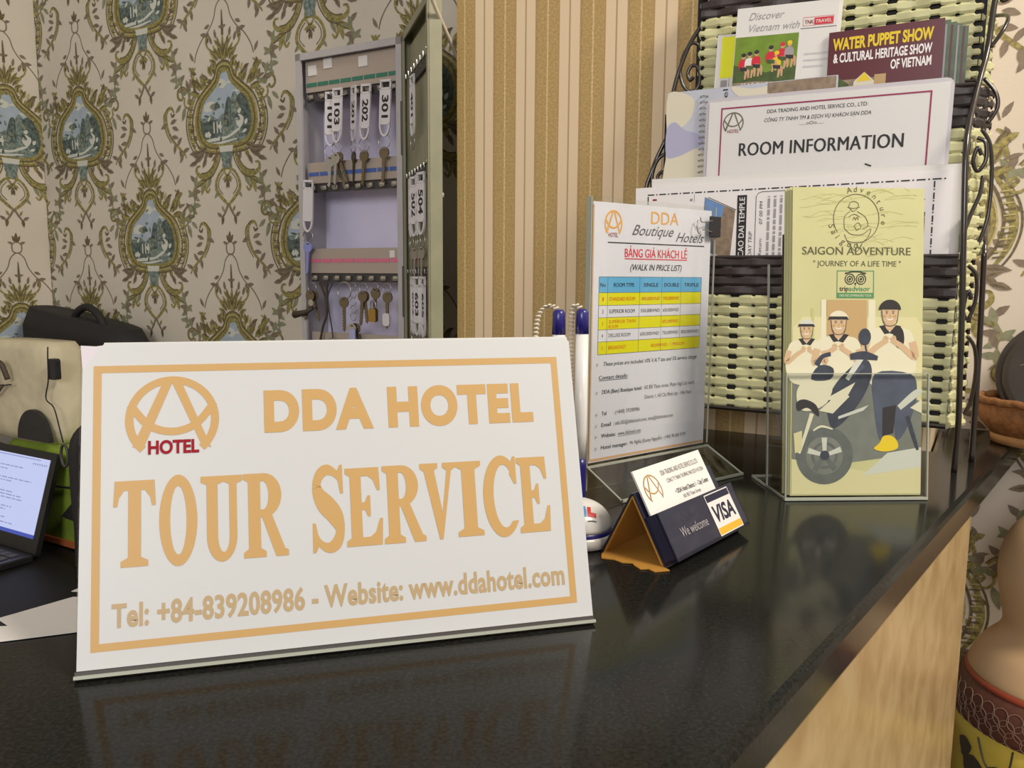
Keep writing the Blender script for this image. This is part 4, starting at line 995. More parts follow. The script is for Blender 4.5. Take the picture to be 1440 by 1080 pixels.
# wire frame: points are (x, y, z) in the rack's frame
def wire(name, pts, r=.0021, n=6, parent=rack):
    mb = M(); mb.tube(cat_rom(pts, n) if len(pts) > 2 else pts, r, iron, 8); return mb.build(name, parent, smooth=True)
LW = [[(-.070, .068, .418), (-.082, .062, .402), (-.0955, .055, .379), (-.103, .050, .357), (-.1075, .047, .338), (-.110, .044, .318), (-.110, .040, .300)],
      [(-.098, .038, .303), (-.108, .036, .291), (-.117, .033, .272), (-.1225, .030, .255), (-.127, .027, .235), (-.130, .02, .17), (-.130, .012, .09), (-.131, .0, .0)],
      [(-.084, .062, .352), (-.087, .060, .372), (-.094, .056, .378), (-.101, .052, .368), (-.1035, .050, .352), (-.100, .050, .338), (-.092, .052, .332), (-.086, .054, .338), (-.0865, .055, .352), (-.0925, .054, .357), (-.097, .053, .350), (-.0945, .053, .343), (-.091, .053, .346)],
      [(-.080, .062, .335), (-.087, .060, .322), (-.098, .056, .312), (-.106, .052, .307)],
      [(-.1005, .034, .250), (-.103, .034, .264), (-.110, .033, .272), (-.1175, .031, .266), (-.1215, .030, .252), (-.120, .030, .238), (-.113, .032, .236), (-.1095, .033, .246), (-.112, .033, .256), (-.1165, .032, .252), (-.1155, .032, .246)]]
for i, pts in enumerate(LW): wire(('side_rail', 'side_rail', 'scroll', 'scroll', 'scroll')[i], pts, .0021 if i < 2 else .0017)
RW = [[(.158, .060, .43), (.1585, .056, .392), (.156, .052, .375), (.154, .046, .340), (.151, .035, .318), (.148, .022, .296), (.146, .008, .276), (.1455, -.004, .252), (.148, -.008, .200), (.151, -.008, .140), (.1535, -.006, .080), (.155, -.002, .036), (.1545, .002, .0)],
      [(.163, .040, .180), (.1645, .044, .120), (.1655, .048, .060), (.166, .052, .0)],
      [(.157, .076, .372), (.166, .06, .366), (.164, .05, .354), (.156, .046, .340)],
      [(.153, .044, .316), (.162, .044, .304), (.164, .044, .292), (.158, .042, .280)],
      [(.1545, .030, .274), (.161, .032, .262), (.164, .034, .238), (.1635, .034, .206), (.159, .030, .186), (.156, .026, .180)],
      [(.152, .02, .266), (.158, .02, .262), (.159, .02, .248), (.154, .018, .240), (.1505, .016, .248), (.153, .016, .258), (.156, .017, .252)],
      [(.158, .018, .236), (.157, .014, .222), (.152, .008, .206), (.148, .002, .190)],
      [(.153, .004, .166), (.159, .006, .158), (.160, .008, .140), (.156, .008, .124), (.152, .006, .130), (.154, .005, .146), (.157, .006, .140)],
      [(.156, .012, .110), (.162, .016, .100), (.164, .022, .080), (.162, .026, .056), (.158, .026, .044)],
      [(.160, .058, .40), (.166, .058, .392), (.166, .058, .380), (.161, .056, .378), (.160, .056, .388), (.163, .056, .386)]]
for i, pts in enumerate(RW): wire('leg' if i < 2 else 'scroll', pts, .0023 if i < 2 else .0016)
wire('leg', [(-.127, .046, 0), (-.124, .044, .09), (-.118, .042, .18)], .0021)
wire('back_rail', [(-.09, .0795, .05), (-.09, .0795, .44)], .002); wire('back_rail', [(.155, .0795, .05), (.155, .0795, .44)], .002); wire('cross_bar', [(-.13, .0795, .20), (.163, .0795, .20)], .002)
wire('cross_bar', [(-.118, .042, .175), (-.118, .0795, .20)], .002); wire('cross_bar', [(.163, .042, .175), (.163, .0795, .20)], .002)

# papers standing in the rack: local x along the rack, local z up
def rsheet(name, label, cat, x, y, z, w_, h_, m, group=None, roll=0.0, th=.0004, part='sheet'):
    o = thing(name, RO + U * x + N * y + Vector((0, 0, z)), (0, R(-roll), R(-30)), label, cat, group)
    mb = M(); mb.box(0, w_, 0, th, 0, h_, m); mb.build(part, o)
    return o
fy = .0055
F1 = rsheet('tour_flyer', 'front black and white tour flyer in bottom rack pocket, with temple photo and dashed border', 'flyer', -.126, fy, .041, .266, .1975, sheet_white, 'tour flyers in the bottom pocket', roll=0.6)
p = P(.00008, mm)
z_t = 190
x = 12
while x < 254:
    p.rect(x, z_t, x + 6.5, z_t + 1.1, black, 1); p.rect(x + 8.3, z_t, x + 9.6, z_t + 1.1, black, 1); x += 11.4
for xx in (12, 252.5):
    z = z_t - 6
    while z > 20: p.rect(xx, z, xx + 1.1, z + 5, black, 1); p.rect(xx, z - 2, xx + 1.1, z - 1, black, 1); z -= 9
p.rect(17, 185, 21, 186.5, red, 1); p.text('e', 53, 55.5, 183, 3.4, black, 1); p.rect(57, 182, 57.3, 189, grey_ink, 1)
p.poly([(67, 186), (95, 173), (91, 128), (64, 142)], stone_print, 1); p.poly([(67.4, 185.4), (85, 177), (83, 168), (77, 160), (76, 150), (66, 150)], sky_blue, 2); p.poly([(65, 149), (75, 149), (78, 138), (76, 134), (64.6, 141)], grey_ink, 2); p.poly([(70, 186), (96, 173.5), (95.6, 173), (70, 185.4)], black, 3)
p.rect(96.5, 100, 105, 186, black, 1); p.text('TOURS - CAO DAI TEMPLE', 104, 184, 103.2, 4.8, sheet_white, 2, bold=.015, rot=90)
p.text('DAY TRIP', 132, 154, 110.5, 3.2, black, 1, rot=90, shear=.2)
p.stroke([(113, 110), (113, 184), (115, 187), (118, 188), (150, 188)], .5, black, 1, smooth=False)
p.text('M - Return:', 124, 148, 119, 2.8, black, 1, rot=90); p.text('07 00 PM', 160, 180, 119, 2.8, black, 1, rot=90, shear=.2)
p.lines(112, 184, 148, 121.5, 5, light_ink, 1, h=.42, seed=5, rot=True)
p.rect(229, 60, 229.4, 184, grey_ink, 1); p.lines(70, 182, 236, 230.5, 3, light_ink, 1, h=.4, seed=9, rot=True)
p.rect(240.5, 90, 247.5, 165, black, 1); p.text('PHO (Great Food)', 112, 162, 246, 4.4, sheet_white, 2, rot=90)
p.poly([(244, 172), (247, 175), (244, 178), (241, 175)], black, 1)
p.build('flyer_print', F1)
rsheet('tour_flyer', 'blank topped white flyer just behind the dashed-border flyer in bottom rack pocket', 'flyer', -.114, fy + .003, .041, .2585, .2055, paper, 'tour flyers in the bottom pocket', roll=-.2)
rsheet('tour_flyer', 'white flyer sticking out rightmost behind the other flyers in bottom rack pocket', 'flyer', -.107, fy + .006, .041, .2545, .196, paper, 'tour flyers in the bottom pocket', roll=.2)
# laminated room information board
cy0 = .125
INF = rsheet('information_board', 'laminated white ROOM INFORMATION sheet with crimson border standing in rack', 'sign', -.0655, .0165, .1, .194, .2125, sheet_white, roll=-.6, part='laminated_sheet')
p = P(.0001, mm)
p.frame(11, -30 + 32, 181.5, 207, 1.3, purple, 1); zz = lambda z: z
logo(p, 22.5, 193, 9.3, 9.6, logo_olive, 1, None, 1.9); p.text('HOTEL', 17.8, 28, 184.6, 3.0, red, 2, bold=.02)
p.text('DDA TRADING AND HOTEL SERVICE CO., LTD:', 52, 134, 199.3, 3.1, black, 1, bold=.012)
p.text('CÔNG TY TNHH TM & DỊCH VỤ KHÁCH SẠN DDA', 50, 137, 192.0, 3.1, black, 1, bold=.01, shear=.2)
p.text('......oOo......', 80, 100, 187.4, 2.6, black, 1)
p.text('ROOM INFORMATION', 29, 163, 164.0, 11.2, black, 1, bold=.029, spacing=1.05)
p.stroke([(135, 152), (138, 150.6), (140, 150)], 1.3, black, 1)
p.build('information_print', INF)
mb = M(); mb.rbox(-.003, .197, -.0011, -.0008, -.002, .2160, acry, r=.006); mb.rbox(-.003, .197, .0005, .0007, -.002, .2160, film, r=.006); mb.build('laminate', INF)
# spiral notebook with sky cover
NB = rsheet('spiral_notebook', 'spiral bound notebook with cloudy sky cover behind the ROOM INFORMATION sheet', 'notebook', -.105, .0205, .041, .150, .285, sky_print, th=.0035, part='cover')
p = P(.00008, mm)
p.poly(cat_rom([(.5, 283), (14, 284), (26, 276), (24, 262), (14, 252), (6, 256), (.5, 252)], 4, True), cloud_cream, 1)
p.poly(cat_rom([(.5, 252), (8, 258), (18, 250), (30, 246), (36, 238), (26, 232), (10, 226), (.5, 228)], 4, True), cloud_lilac, 2)
p.poly(cat_rom([(.5, 226), (12, 230), (24, 234), (36, 228), (40, 210), (40, 180), (.5, 180)], 4, True), cloud_cream, 1)
p.poly(cat_rom([(60, 284.5), (80, 281), (104, 283), (110, 278), (96, 272), (70, 274)], 4, True), cloud_cream, 1)
p.poly([(92, 284.5), (92, 276), (100, 272), (149, 272), (149, 284.5)], MATS['stone print'], 2)
p.text('fel', 272, 283, 57, 4.5, black, 2, rot=90)
p.build('cover_print', NB)
mb = M()
for i in range(16):
    z = .20 + i * .0052
    mb.tube([(.0355 + .0036 * math.cos(a_), -.0012 + .0016 * math.sin(a_), z + .0006 * a_ / 3) for a_ in [2 * PI * k_ / 10 for k_ in range(10)]], .00045, steel, 5, closed=True)
mb.build('spiral_binding', NB)
# second tier leaflets
DV = rsheet('travel_leaflet', 'white travel leaflet with photo of children on grass in rack', 'leaflet', -.0560, .037, .190, .0875, .2070, paper, roll=-2.6, th=.0025, part='folded_leaflet')
p = P(.00008, mm)
p.rect(.5, 137, 56, 182, grass_print, 1); p.poly([(.5, 137), (56, 137), (56, 156), (30, 150), (.5, 158)], grass_dark, 2); p.poly([(.5, 137), (56, 137), (50, 141), (20, 143), (.5, 142)], stone_print, 3)
child = [(9, 165, red2, hair), (14.5, 166, paper, hair), (20.5, 167, red2, hair), (33, 170, red2, hair), (38.5, 165, yellow, yellow), (43, 172, red2, red2), (49, 173, light_ink, yellow)]
for i, (x, z, m, hm) in enumerate(child):
    p.ell(x, z, 2.1, 2.5, skin_tan, 4, n=14); p.ell(x, z + 1.2, 2.2, 1.8, hm, 5, n=12)
    p.poly(cat_rom([(x - 3.6, z - 4), (x, z - 2.4), (x + 3.6, z - 4), (x + 3.4, z - 11), (x - 3.4, z - 11)], 3, True), m, 4)
    p.stroke([(x - 1, z - 10), (x + 3, z - 12), (x + 2.6, z - 20)], [2.6, 2.6, 1.6], skin_tan, 5); p.stroke([(x + 1, z - 10), (x + 5, z - 12), (x + 5.6, z - 19)], [2.6, 2.4, 1.5], skin_tan, 5)
    p.poly([(x - 3, z - 9), (x + 4, z - 9.6), (x + 4, z - 13), (x - 2, z - 12)], grass_dark if i % 2 else hair, 6)
p.text('SEAT IN COACH TOURS', 8, 68, 138.2, 3.4, sheet_white, 6, shear=.25, bold=.01)
p.text('Discover', 11, 42, 196, 6.2, light_ink, 1, shear=.35); p.text('Vietnam with', 12, 56, 186, 6.2, light_ink, 1, shear=.35)
p.text('TNK', 60, 67.6, 188.4, 3.2, red, 1, bold=.02); p.rect(68, 187.4, 83.5, 193, red2, 1); p.frame(58.6, 186.8, 84, 194, .3, red2, 0); p.text('TRAVEL', 69, 82.5, 188.6, 2.9, paper, 2, bold=.02); p.rect(57, 184.6, 87, 185.1, grey_ink, 1); p.lines(62, 82, 150, 166, 3, mat('very light grey print', (205, 203, 208), .6), 1, h=.3, seed=4)
p.build('leaflet_print', DV)
rsheet('travel_leaflet', 'second white travel leaflet peeping out behind the children photo leaflet', 'leaflet', -.0535, .041, .190, .0880, .2075, paper, roll=-2.3, th=.0012, part='folded_leaflet')
YL = rsheet('yellow_leaflet', 'narrow leaflet with neon yellow panel at left of top leaflets', 'leaflet', -.0745, .0445, .190, .0830, .1885, paper, roll=-2.5, th=.001, part='folded_leaflet')
p = P(.00008, mm); p.rect(4.5, 150, 22, 186.5, neon, 1); p.rect(6, 140, 12, 148, light_ink, 1); p.rect(13.5, 138, 13.9, 149, black, 1); p.poly([(3, 136), (14, 138), (10, 142), (3, 139)], grey_ink, 1); p.build('leaflet_print', YL)
pup = None
for i in range(5):
    lab = ('front maroon WATER PUPPET SHOW brochure in the rack', 'maroon and green show brochure directly behind the WATER PUPPET SHOW one', 'green edged brochure third in the show brochure stack', 'green edged brochure fourth in the show brochure stack', 'rearmost green edged brochure of the show stack, furthest right')[i]
    ob = rsheet('show_brochure', lab, 'brochure', .0340 + i * .0042, .034 + i * .0034, .190, .0885, .1745 - i * .0012, maroon if i == 0 else mat('green photo print', (86 + 8 * i, 112, 92), .45, noise=.45, nscale=90) if i < 2 else MATS['green photo print'], 'show brochures in the rack', th=.0016, part='folded_brochure')
    if i == 0: pup = ob
    else:
        p = P(.00008, mm); p.rect(84.6, 20, 86.0, 170, light_ink if i % 2 else maroon, 1); p.build('edge_stripe', ob)
p = P(.00008, mm)
p.text('WATER PUPPET SHOW', 3.5, 81, 159.5, 9.0, yellow, 1, bold=.04); p.text('& CULTURAL HERITAGE SHOW', 4.5, 80.5, 149.0, 7.2, sheet_white, 1, bold=.03); p.text('OF VIETNAM', 50, 80.5, 139.2, 7.2, sheet_white, 1, bold=.03)
p.rect(.2, 100, 47, 134, MATS['stone print'], 1); p.poly([(20, 112), (22, 132), (30, 139), (38, 131), (40, 112)], MATS['cream cloud print'], 2); p.poly([(24, 131.5), (30, 139), (35.5, 131.5)], yellow, 3); p.rect(38, 112, 47, 136, MATS['tan door print'], 2); p.poly([(.2, 132), (10, 136), (18, 130), (18, 112), (.2, 112)], grass_dark, 2)
p.build('cover_print', pup)

# ------------------------------------------------------------------ basket with a round lid on the far end of the counter
bk_w = mat('brown wicker', (142, 96, 56), .6, noise=.35, nscale=160, bump=.6, bscale=260); bk_rim = mat('tan wicker foot', (176, 132, 86), .5, noise=.15, nscale=80)
BC = W(.085, .912, CT)
bask = thing('wicker_basket', BC, RZ, 'shallow round brown wicker basket on counter beside the rack', 'basket')
mb = M(); mb.lathe([(.064, .0055), (.074, .010), (.084, .022), (.087, .040), (.0845, .040), (.081, .022), (.071, .013), (.003, .011)], bk_w, 56, sy=.68); mb.build('bowl', bask, smooth=True)
mb = M(); mb.lathe([(.068, .0005), (.073, .001), (.074, .0095), (.068, .0098)], bk_rim, 56, sy=.68); mb.build('foot_ring', bask, smooth=True)
mb = M(); mb.tube([(.0865 * math.cos(2 * PI * k_ / 64), .0865 * .68 * math.sin(2 * PI * k_ / 64), .042 + .0006 * math.sin(k_ * 2.2)) for k_ in range(64)], .0036, bk_w, 8, closed=True); mb.build('rim', bask, smooth=True)
dk = mat('dark lacquer', (52, 46, 42), .45, noise=.2, nscale=60); scratch = mat('pale scratch marks', (130, 122, 112), .5)
lid = thing('lacquer_disc', BC + U * -.012 + N * .004 + Vector((0, 0, .066)), (R(68), R(10), R(-42)), 'dark round lacquer disc leaning in the wicker basket', 'lid')
mb = M(); mb.lathe([(.0500, 0), (.0545, .001), (.0555, .004), (.0545, .0062), (.050, .0072), (.003, .0074)], dk, 56); mb.build('disc', lid, smooth=False)
mb = M(); rr = random.Random(11)
for i in range(26):
    a = rr.uniform(0, 6.28); r_ = rr.uniform(.004, .042); x, y = r_ * math.cos(a), r_ * math.sin(a); l_ = rr.uniform(.002, .007); b_ = rr.choice((.5, .55, 2.1))
    dx, dy = l_ * math.cos(b_), l_ * math.sin(b_); nx, ny = -math.sin(b_) * .0003, math.cos(b_) * .0003
    mb.add([(x + nx, y + ny, .0077), (x - nx, y - ny, .0077), (x + dx - nx, y + dy - ny, .0077), (x + dx + nx, y + dy + ny, .0077)], [(0, 1, 2, 3)], scratch)
mb.build('marks', lid)
lid2 = thing('lacquer_disc', BC + U * -.018 + N * .014 + Vector((0, 0, .066)), (R(68), R(10), R(-42)), 'second dark disc showing as a rim behind the marked one', 'lid')
mb = M(); mb.lathe([(.0500, 0), (.0545, .001), (.0555, .003), (.0545, .0050), (.003, .0054)], dk, 56); mb.build('disc', lid2)

# ------------------------------------------------------------------ gourd vase on a plinth at the counter's end
VP = Vector((0.497, 0.690, 0))
pl_m = mat('brown plinth wood', (92, 62, 42), .5, noise=.15, nscale=30)
plinth = thing('plinth', VP, RZ, 'dark wooden plinth carrying the gourd vase beside the counter', 'plinth')
mb = M(); mb.lathe([(.10, 0), (.10, .03), (.075, .05), (.07, .53), (.10, .55), (.10, .58)], pl_m, 40); mb.build('column', plinth, smooth=False)
vase = thing('gourd_vase', VP + Vector((0, 0, .5805)), (0, 0, 0), 'gourd shaped beige vase with red band and yellow painted body', 'vase')
vb = mat('matt beige glaze', (196, 164, 126), .55, noise=.05, nscale=20); vr = mat('brown red glaze', (92, 56, 46), .5, noise=.12, nscale=120); vy = mat('yellow glaze', (206, 184, 78), .4, noise=.12, nscale=16); vring = mat('pale ring pattern', (140, 112, 94), .6); vline = mat('red line glaze', (150, 70, 48), .45); vpaint = mat('dark flower paint', (66, 62, 58), .5); vwhite = mat('white flower paint', (216, 208, 186), .5)
prof = [(.050, .0), (.060, .004), (.074, .05), (.084, .11), (.0862, .17), (.0858, .215), (.0868, .232)]
mb = M(); mb.lathe(prof, vy, 56); mb.build('painted_body', vase, smooth=True)
VB = [(.0868, .232), (.0880, .236), (.0880, .246), (.0862, .258), (.0800, .268)]
mb = M(); mb.lathe(VB, vr, 56); bnd = mb.build('red_band', vase, smooth=True)
def vsurf(a, z, prof, off=.0004):
    for (r0, z0), (r1, z1) in zip(prof[:-1], prof[1:]):
        if z0 <= z <= z1: r_ = r0 + (r1 - r0) * (z - z0) / (z1 - z0); return ((r_ + off) * math.cos(a), (r_ + off) * math.sin(a), z)
    return ((prof[-1][0] + off) * math.cos(a), (prof[-1][0] + off) * math.sin(a), z)
mb = M()
for k_ in range(44):
    for zc, ofs in ((.2395, 0), (.2475, .5), (.2550, 0)):
        a = 2 * PI * (k_ + ofs) / 44; pts = []
        for i in range(14): t = 2 * PI * i / 14; pts.append(vsurf(a + .082 * math.cos(t), zc + .0072 * math.sin(t), VB, .0006))
        mb.tube(pts, .00035, vring, 4, closed=True)
mb.build('circle_pattern', bnd)
mb = M(); mb.lathe([(.0800, .268), (.0803, .270), (.0780, .2735)], vline, 56); mb.build('red_line', vase, smooth=True)
GO = [(.0780, .2735), (.076, .280), (.068, .295), (.058, .306), (.0535, .314), (.0530, .322), (.0555, .334), (.0590, .352), (.0600, .370), (.0570, .390), (.0480, .408), (.034, .420), (.020, .428), (.017, .436), (.019, .444), (.016, .446)]
mb = M(); mb.lathe([(a, b_) for a, b_ in cat_rom(GO, 3)], vb, 56); mb.build('gourd_neck', vase, smooth=True)
mb = M()
def vblob(a, z, ra, rz, m, n=12):
    c_ = vsurf(a, z, prof, .0006); ring_ = [vsurf(a + ra * math.cos(2 * PI * i / n) * (1 + .3 * math.sin(3 * 2 * PI * i / n)), z + rz * math.sin(2 * PI * i / n), prof, .0006) for i in range(n)]
    mb.add([c_] + ring_, [(0, i + 1, (i + 1) % n + 1) for i in range(n)], m)
for a, z, ra, rz, m in ((3.30, .190, .14, .016, vpaint), (3.42, .176, .10, .012, vwhite), (3.62, .200, .12, .010, vpaint), (3.72, .186, .14, .012, vwhite), (3.95, .178, .16, .014, vpaint), (4.02, .196, .10, .009, vwhite), (4.12, .205, .09, .009, vpaint), (4.25, .185, .12, .012, vwhite), (4.4, .200, .12, .012, vpaint), (3.2, .160, .14, .02, vpaint), (3.6, .150, .2, .02, vwhite), (4.2, .150, .2, .02, vpaint), (3.15, .207, .10, .01, vpaint)): vblob(a, z, ra, rz, m)
for pts in ([(3.35, .226), (3.45, .206), (3.68, .196), (3.95, .192)], [(3.72, .230), (3.70, .215), (3.66, .200)], [(4.0, .226), (4.06, .212), (4.15, .2)]):
    mb.tube([vsurf(a, z, prof, .0006) for a, z in cat_rom(pts, 6)], .0008, vpaint, 5)
mb.build('flower_painting', vase)

# ------------------------------------------------------------------ key cabinet on the back wall
KC = N * .915
cab = thing('key_cabinet', KC + U * -.80 + Vector((0, 0, 1.008)), RZ, 'open grey metal key cabinet on the patterned wall', 'cabinet')
CW, CH, CD = .0965, .5145, .0585     # half width, height, depth
mb = M()
for x0, x1, z0, z1 in ((-CW, -CW + .0095, 0, CH), (CW - .0095, CW, 0, CH), (-CW, CW, 0, .010), (-CW, CW, CH - .0095, CH)):
    mb.box(x0, x1, 0, .004, z0, z1, cab_mat)
mb.box(-CW, -CW + .0015, .004, CD, 0, CH, cab_mat); mb.box(CW - .0015, CW, .004, CD, 0, CH, cab_mat); mb.box(-CW, CW, .004, CD, 0, .0015, cab_mat); mb.box(-CW, CW, .004, CD, CH - .0015, CH, cab_mat)
mb.build('box', cab)
mb = M(); mb.box(-CW + .0015, CW - .0015, CD - .003, CD - .001, .0015, CH - .0015, cab_in); mb.build('back_panel', cab)
rowz = [.471, .344, .218, .094]
tabm = [tab_green, tab_blue, tab_pink, tab_green]
for r_, zc in enumerate(rowz):
    hi, lo = ((.034, -.010) if r_ == 0 else (.017, -.013) if r_ == 1 else (.018, -.018))
    mb = M(); mb.box(-CW + .0105, CW - .0105, .010, .012, zc + lo, zc + hi, bar_mat); rail = mb.build('label_rail', cab)
    mb = M()
    for i in range(8): x = -CW + .0125 + i * .0216; mb.box(x, x + .0192, .0092, .0099, zc - .0025, zc + .003, tabm[r_])
    mb.build('colour_tab', rail)
    mb = M(); mb.box(-CW + .0105, CW - .0105, .013, .016, zc + lo - .013, zc + lo, cab_dark)
    for i in range(8):
        x = -CW + .021 + i * .0216; mb.box(x - .004, x + .004, .0085, .0128, zc + lo - .010, zc + lo - .004, steel); mb.tube([(x, .0128, zc + lo - .008), (x, .003, zc + lo - .009), (x, .002, zc + lo - .005)], .0008, steel, 5)
    mb.build('hook_strip', rail)
for x, z in ((-.05, .497), (.015, .492), (-.08, .49)):
    mb = M(); mb.box(x, x + .016, .0085, .0099, z - .006, z + .008, paper); mb.build('sticker', cab)
mb = M(); mb.box(.066, .075, .0085, .0099, .222, .232, paper); mb.build('sticker', cab)
mb = M(); mb.box(-CW - .006, -CW - .0002, .001, .006, .330, .336, cab_mat); mb.box(-CW - .006, -CW - .004, .001, .006, .336, .344, cab_mat); mb.build('latch', cab)
for z in (.36, .14):
    mb = M(); mb.tube([(CW + .001, -.0005, z), (CW + .001, -.0005, z + .07)], .0022, cab_dark, 8); mb.build('hinge', cab)
# door, swung open about 140 degrees towards the viewer; local x runs from the hinge to the free edge
DA = R(-43.0)
door = M(); DWD = .184
door.box(.002, DWD, .0135, .0155, 0, CH, cab_door)
door.box(.002, .004, .002, .0135, 0, CH, cab_door); door.box(DWD - .002, DWD, 0, .0135, 0, CH, cab_door); door.box(.002, DWD, .002, .0135, 0, .002, cab_door); door.box(.002, DWD, .002, .0135, CH - .002, CH, cab_door)
door.box(.004, .0055 + .008, 0.0, .002, 0, CH, cab_door); door.box(DWD - .009, DWD, -.001, .001, 0, CH, cab_door); door.box(.004, DWD, 0, .002, CH - .010, CH, cab_door)
dob = door.build('door', cab, loc=(CW + .003, -.003, 0), rot=(0, 0, DA))
for r_, zc in enumerate(rowz):
    mb = M()
    mb.box(.016, DWD - .010, .0085, .0105, zc - .010, zc + .026, bar_mat if False else cab_door); mb.box(.016, DWD - .010, .0090, .0115, zc - .024, zc - .012, cab_dark)
    for i in range(8): x = .026 + i * .020; mb.tube([(x, .0090, zc - .017), (x, .0015, zc - .018), (x, .0010, zc - .013)], .0008, steel, 5)
    mb.build('hook_strip', dob)
mb = M(); mb.tube([(DWD * .9, .0158, .29), (DWD * .9, .020, .29)], .006, steel, 14); mb.build('lock', dob)

# keys: tag with slot and loop, ring, key
def tag_mesh(text):
    mb = M(); L_, hw = .0755, .0095; y0, y1 = -.0012, .0012
    mb.box(-hw, -hw + .0024, y0, y1, -.058, -.002, tag_white); mb.box(hw - .0024, hw, y0, y1, -.058, -.002, tag_white)
    mb.box(-hw, hw, y0, y1, -.003, 0, tag_white); mb.box(-hw, hw, y0, y1, -.0130, -.0105, tag_white); mb.box(-hw + .0024, hw - .0024, -.0006, .0008, -.058, -.0130, tag_white)
    n = 12
    for i in range(n):   # loop at the foot
        a0, a1 = PI + PI * i / n, PI + PI * (i + 1) / n
        q = [(hw * math.cos(a0), -.058 + .0175 * math.sin(a0)), (hw * math.cos(a1), -.058 + .0175 * math.sin(a1)), ((hw - .0026) * math.cos(a1), -.058 + .0145 * math.sin(a1)), ((hw - .0026) * math.cos(a0), -.058 + .0145 * math.sin(a0))]
        mb.prism(q, y0, y1, tag_white)
    mb.box(-hw, hw, y0, y1, -.0595, -.0575, tag_white)
    return mb
def ring_mesh(r=.010):
    mb = M(); mb.tube([(r * math.cos(2 * PI * i / 20), .0, -.0745 - r * .72 + r * math.sin(2 * PI * i / 20)) for i in range(20)], .0006, steel, 6, closed=True); return mb
def key_mesh(z0, m=None, L_=.030, bow=.0085, a=0.0, x0=0.0):
    m = m or brass_dark; mb = M(); cc, ss = math.cos(a), math.sin(a)
    T = lambda q: [(x0 + x * cc + z * ss, z0 - x * ss * -1 * 0 + z * cc - x * ss) for x, z in q]
    out = []; n = 18
    bowp = [(bow * math.cos(2 * PI * i / n), -bow + bow * .95 * math.sin(2 * PI * i / n)) for i in range(n)]
    mb.prism(T(bowp), -.0009, .0009, m)
    bl = [(-.0028, -2 * bow + .001), (.0028, -2 * bow + .001), (.0028, -2 * bow - L_ + .004), (.0006, -2 * bow - L_), (-.0024, -2 * bow - L_ + .003)]
    z = -2 * bow - L_ + .006
    while z < -2 * bow - .008: bl.append((-.0012, z)); bl.append((-.0028, z + .002)); z += .004
    mb.prism(T(bl), -.0007, .0007, m)
    mb.prism(T([(-.0022, -.005), (.0022, -.005), (.0022, -.003), (-.0022, -.003)]), -.0012, .0012, cab_dark)
    return mb
M301 = {}
def number_print(text, parent, m=black):
    p = P(.0007, 1.0)
    vs, fs = text_geo(text, .03); a = min(v[0] for v in vs); b_ = max(v[0] for v in vs); ln = .030; sx = ln / (b_ - a); sz = .0105 / .69
    yy = p.y(1); p.M.add([(-.0052 + z * sz, yy, -.0205 - (x - a) * sx) for x, z in vs], fs, m)
    return p.build('number', parent)
CABM = Matrix.Translation(cab.location) @ Matrix.Rotation(R(-30), 4, 'Z')
DOORM = CABM @ Matrix.Translation((CW + .003, -.003, 0)) @ Matrix.Rotation(DA, 4, 'Z')
def key_tag(mtx, x, y, z, yaw, text, label, group, tilt=0.0, keys=1, keym=None, blank=False):
    loc = mtx @ Vector((x, y, z)); rz = mtx.to_euler().z
    o = thing('key_tag', loc, (0, R(tilt), rz + R(yaw)), label, 'key', group)
    mb = tag_mesh(text); t_ = mb.build('tag', o)
    if text: number_print(text, t_, black if not blank else MATS['cloud sky print'])
    ring_mesh().build('ring', o, smooth=True)
    for i in range(keys):
        mb = key_mesh(-.0885, keym or (steel if i % 2 else brass_dark), L_=.032 - .004 * i, a=(-.5 + .55 * i) if keys > 1 else .04, x0=.0)
        ob = mb.build('key', o); ob.location.y = -.0016 * i + .0008
    return o
G1 = 'numbered keys hanging in the cabinet'
zt = .4605
key_tag(CABM, -.0320, .004, zt - .004, 12, '101', 'white key tag numbered 101 partly behind tag 103', G1, tilt=2, keys=2)
key_tag(CABM, -.0160, -.0005, zt - .0012, -6, '103', 'white key tag numbered 103 in front of tag 101', G1, tilt=3, keys=2)
key_tag(CABM, .0095, .004, zt, -30, '201', 'narrow turned white tag between tags 103 and 202', G1, tilt=4, keys=1)
key_tag(CABM, .0340, .002, zt - .0005, -5, '202', 'white key tag numbered 202 on top row', G1, tilt=4, keys=1)
key_tag(CABM, .0700, .0005, zt + .0012, 0, '301', 'white key tag numbered 301 at right of top row', G1, tilt=3, keys=1)
key_tag(CABM, -.0745, -.0015, .3350, 0, None, 'lone blank white key tag with blue key on second row', G1, tilt=3, keys=1, keym=mat('blue key', (150, 160, 235), .3, metal=.6))
G2 = 'keys hanging inside the open cabinet door'
key_tag(DOORM, .070, .0015, .448, 4, '401', 'key tag 401 alone on top row inside cabinet door', G2, tilt=0, keys=0)
for i in range(4):
    key_tag(DOORM, .055 + .024 * i, .0015 - .0006 * (i % 2), .322, 6 + 12 * (i % 2), '50%d' % (i + 1), ('tag nearest the hinge in middle row inside cabinet door', 'second tag from hinge in middle row inside cabinet door', 'third tag from hinge in middle row inside cabinet door', 'tag nearest the free edge in middle row inside cabinet door')[i], G2, tilt=0, keys=1, keym=steel)
for i in range(5):
    key_tag(DOORM, .050 + .021 * i, .0015 - .0006 * (i % 2), .196, -8 + 10 * (i % 3), '60%d' % (i + 1), ('tag nearest the hinge in bottom row inside cabinet door', 'second tag from hinge in bottom row inside cabinet door', 'centre tag of bottom row inside cabinet door', 'fourth tag from hinge in bottom row inside cabinet door', 'tag nearest the free edge in bottom row inside cabinet door')[i], G2, tilt=0, keys=1, keym=steel)
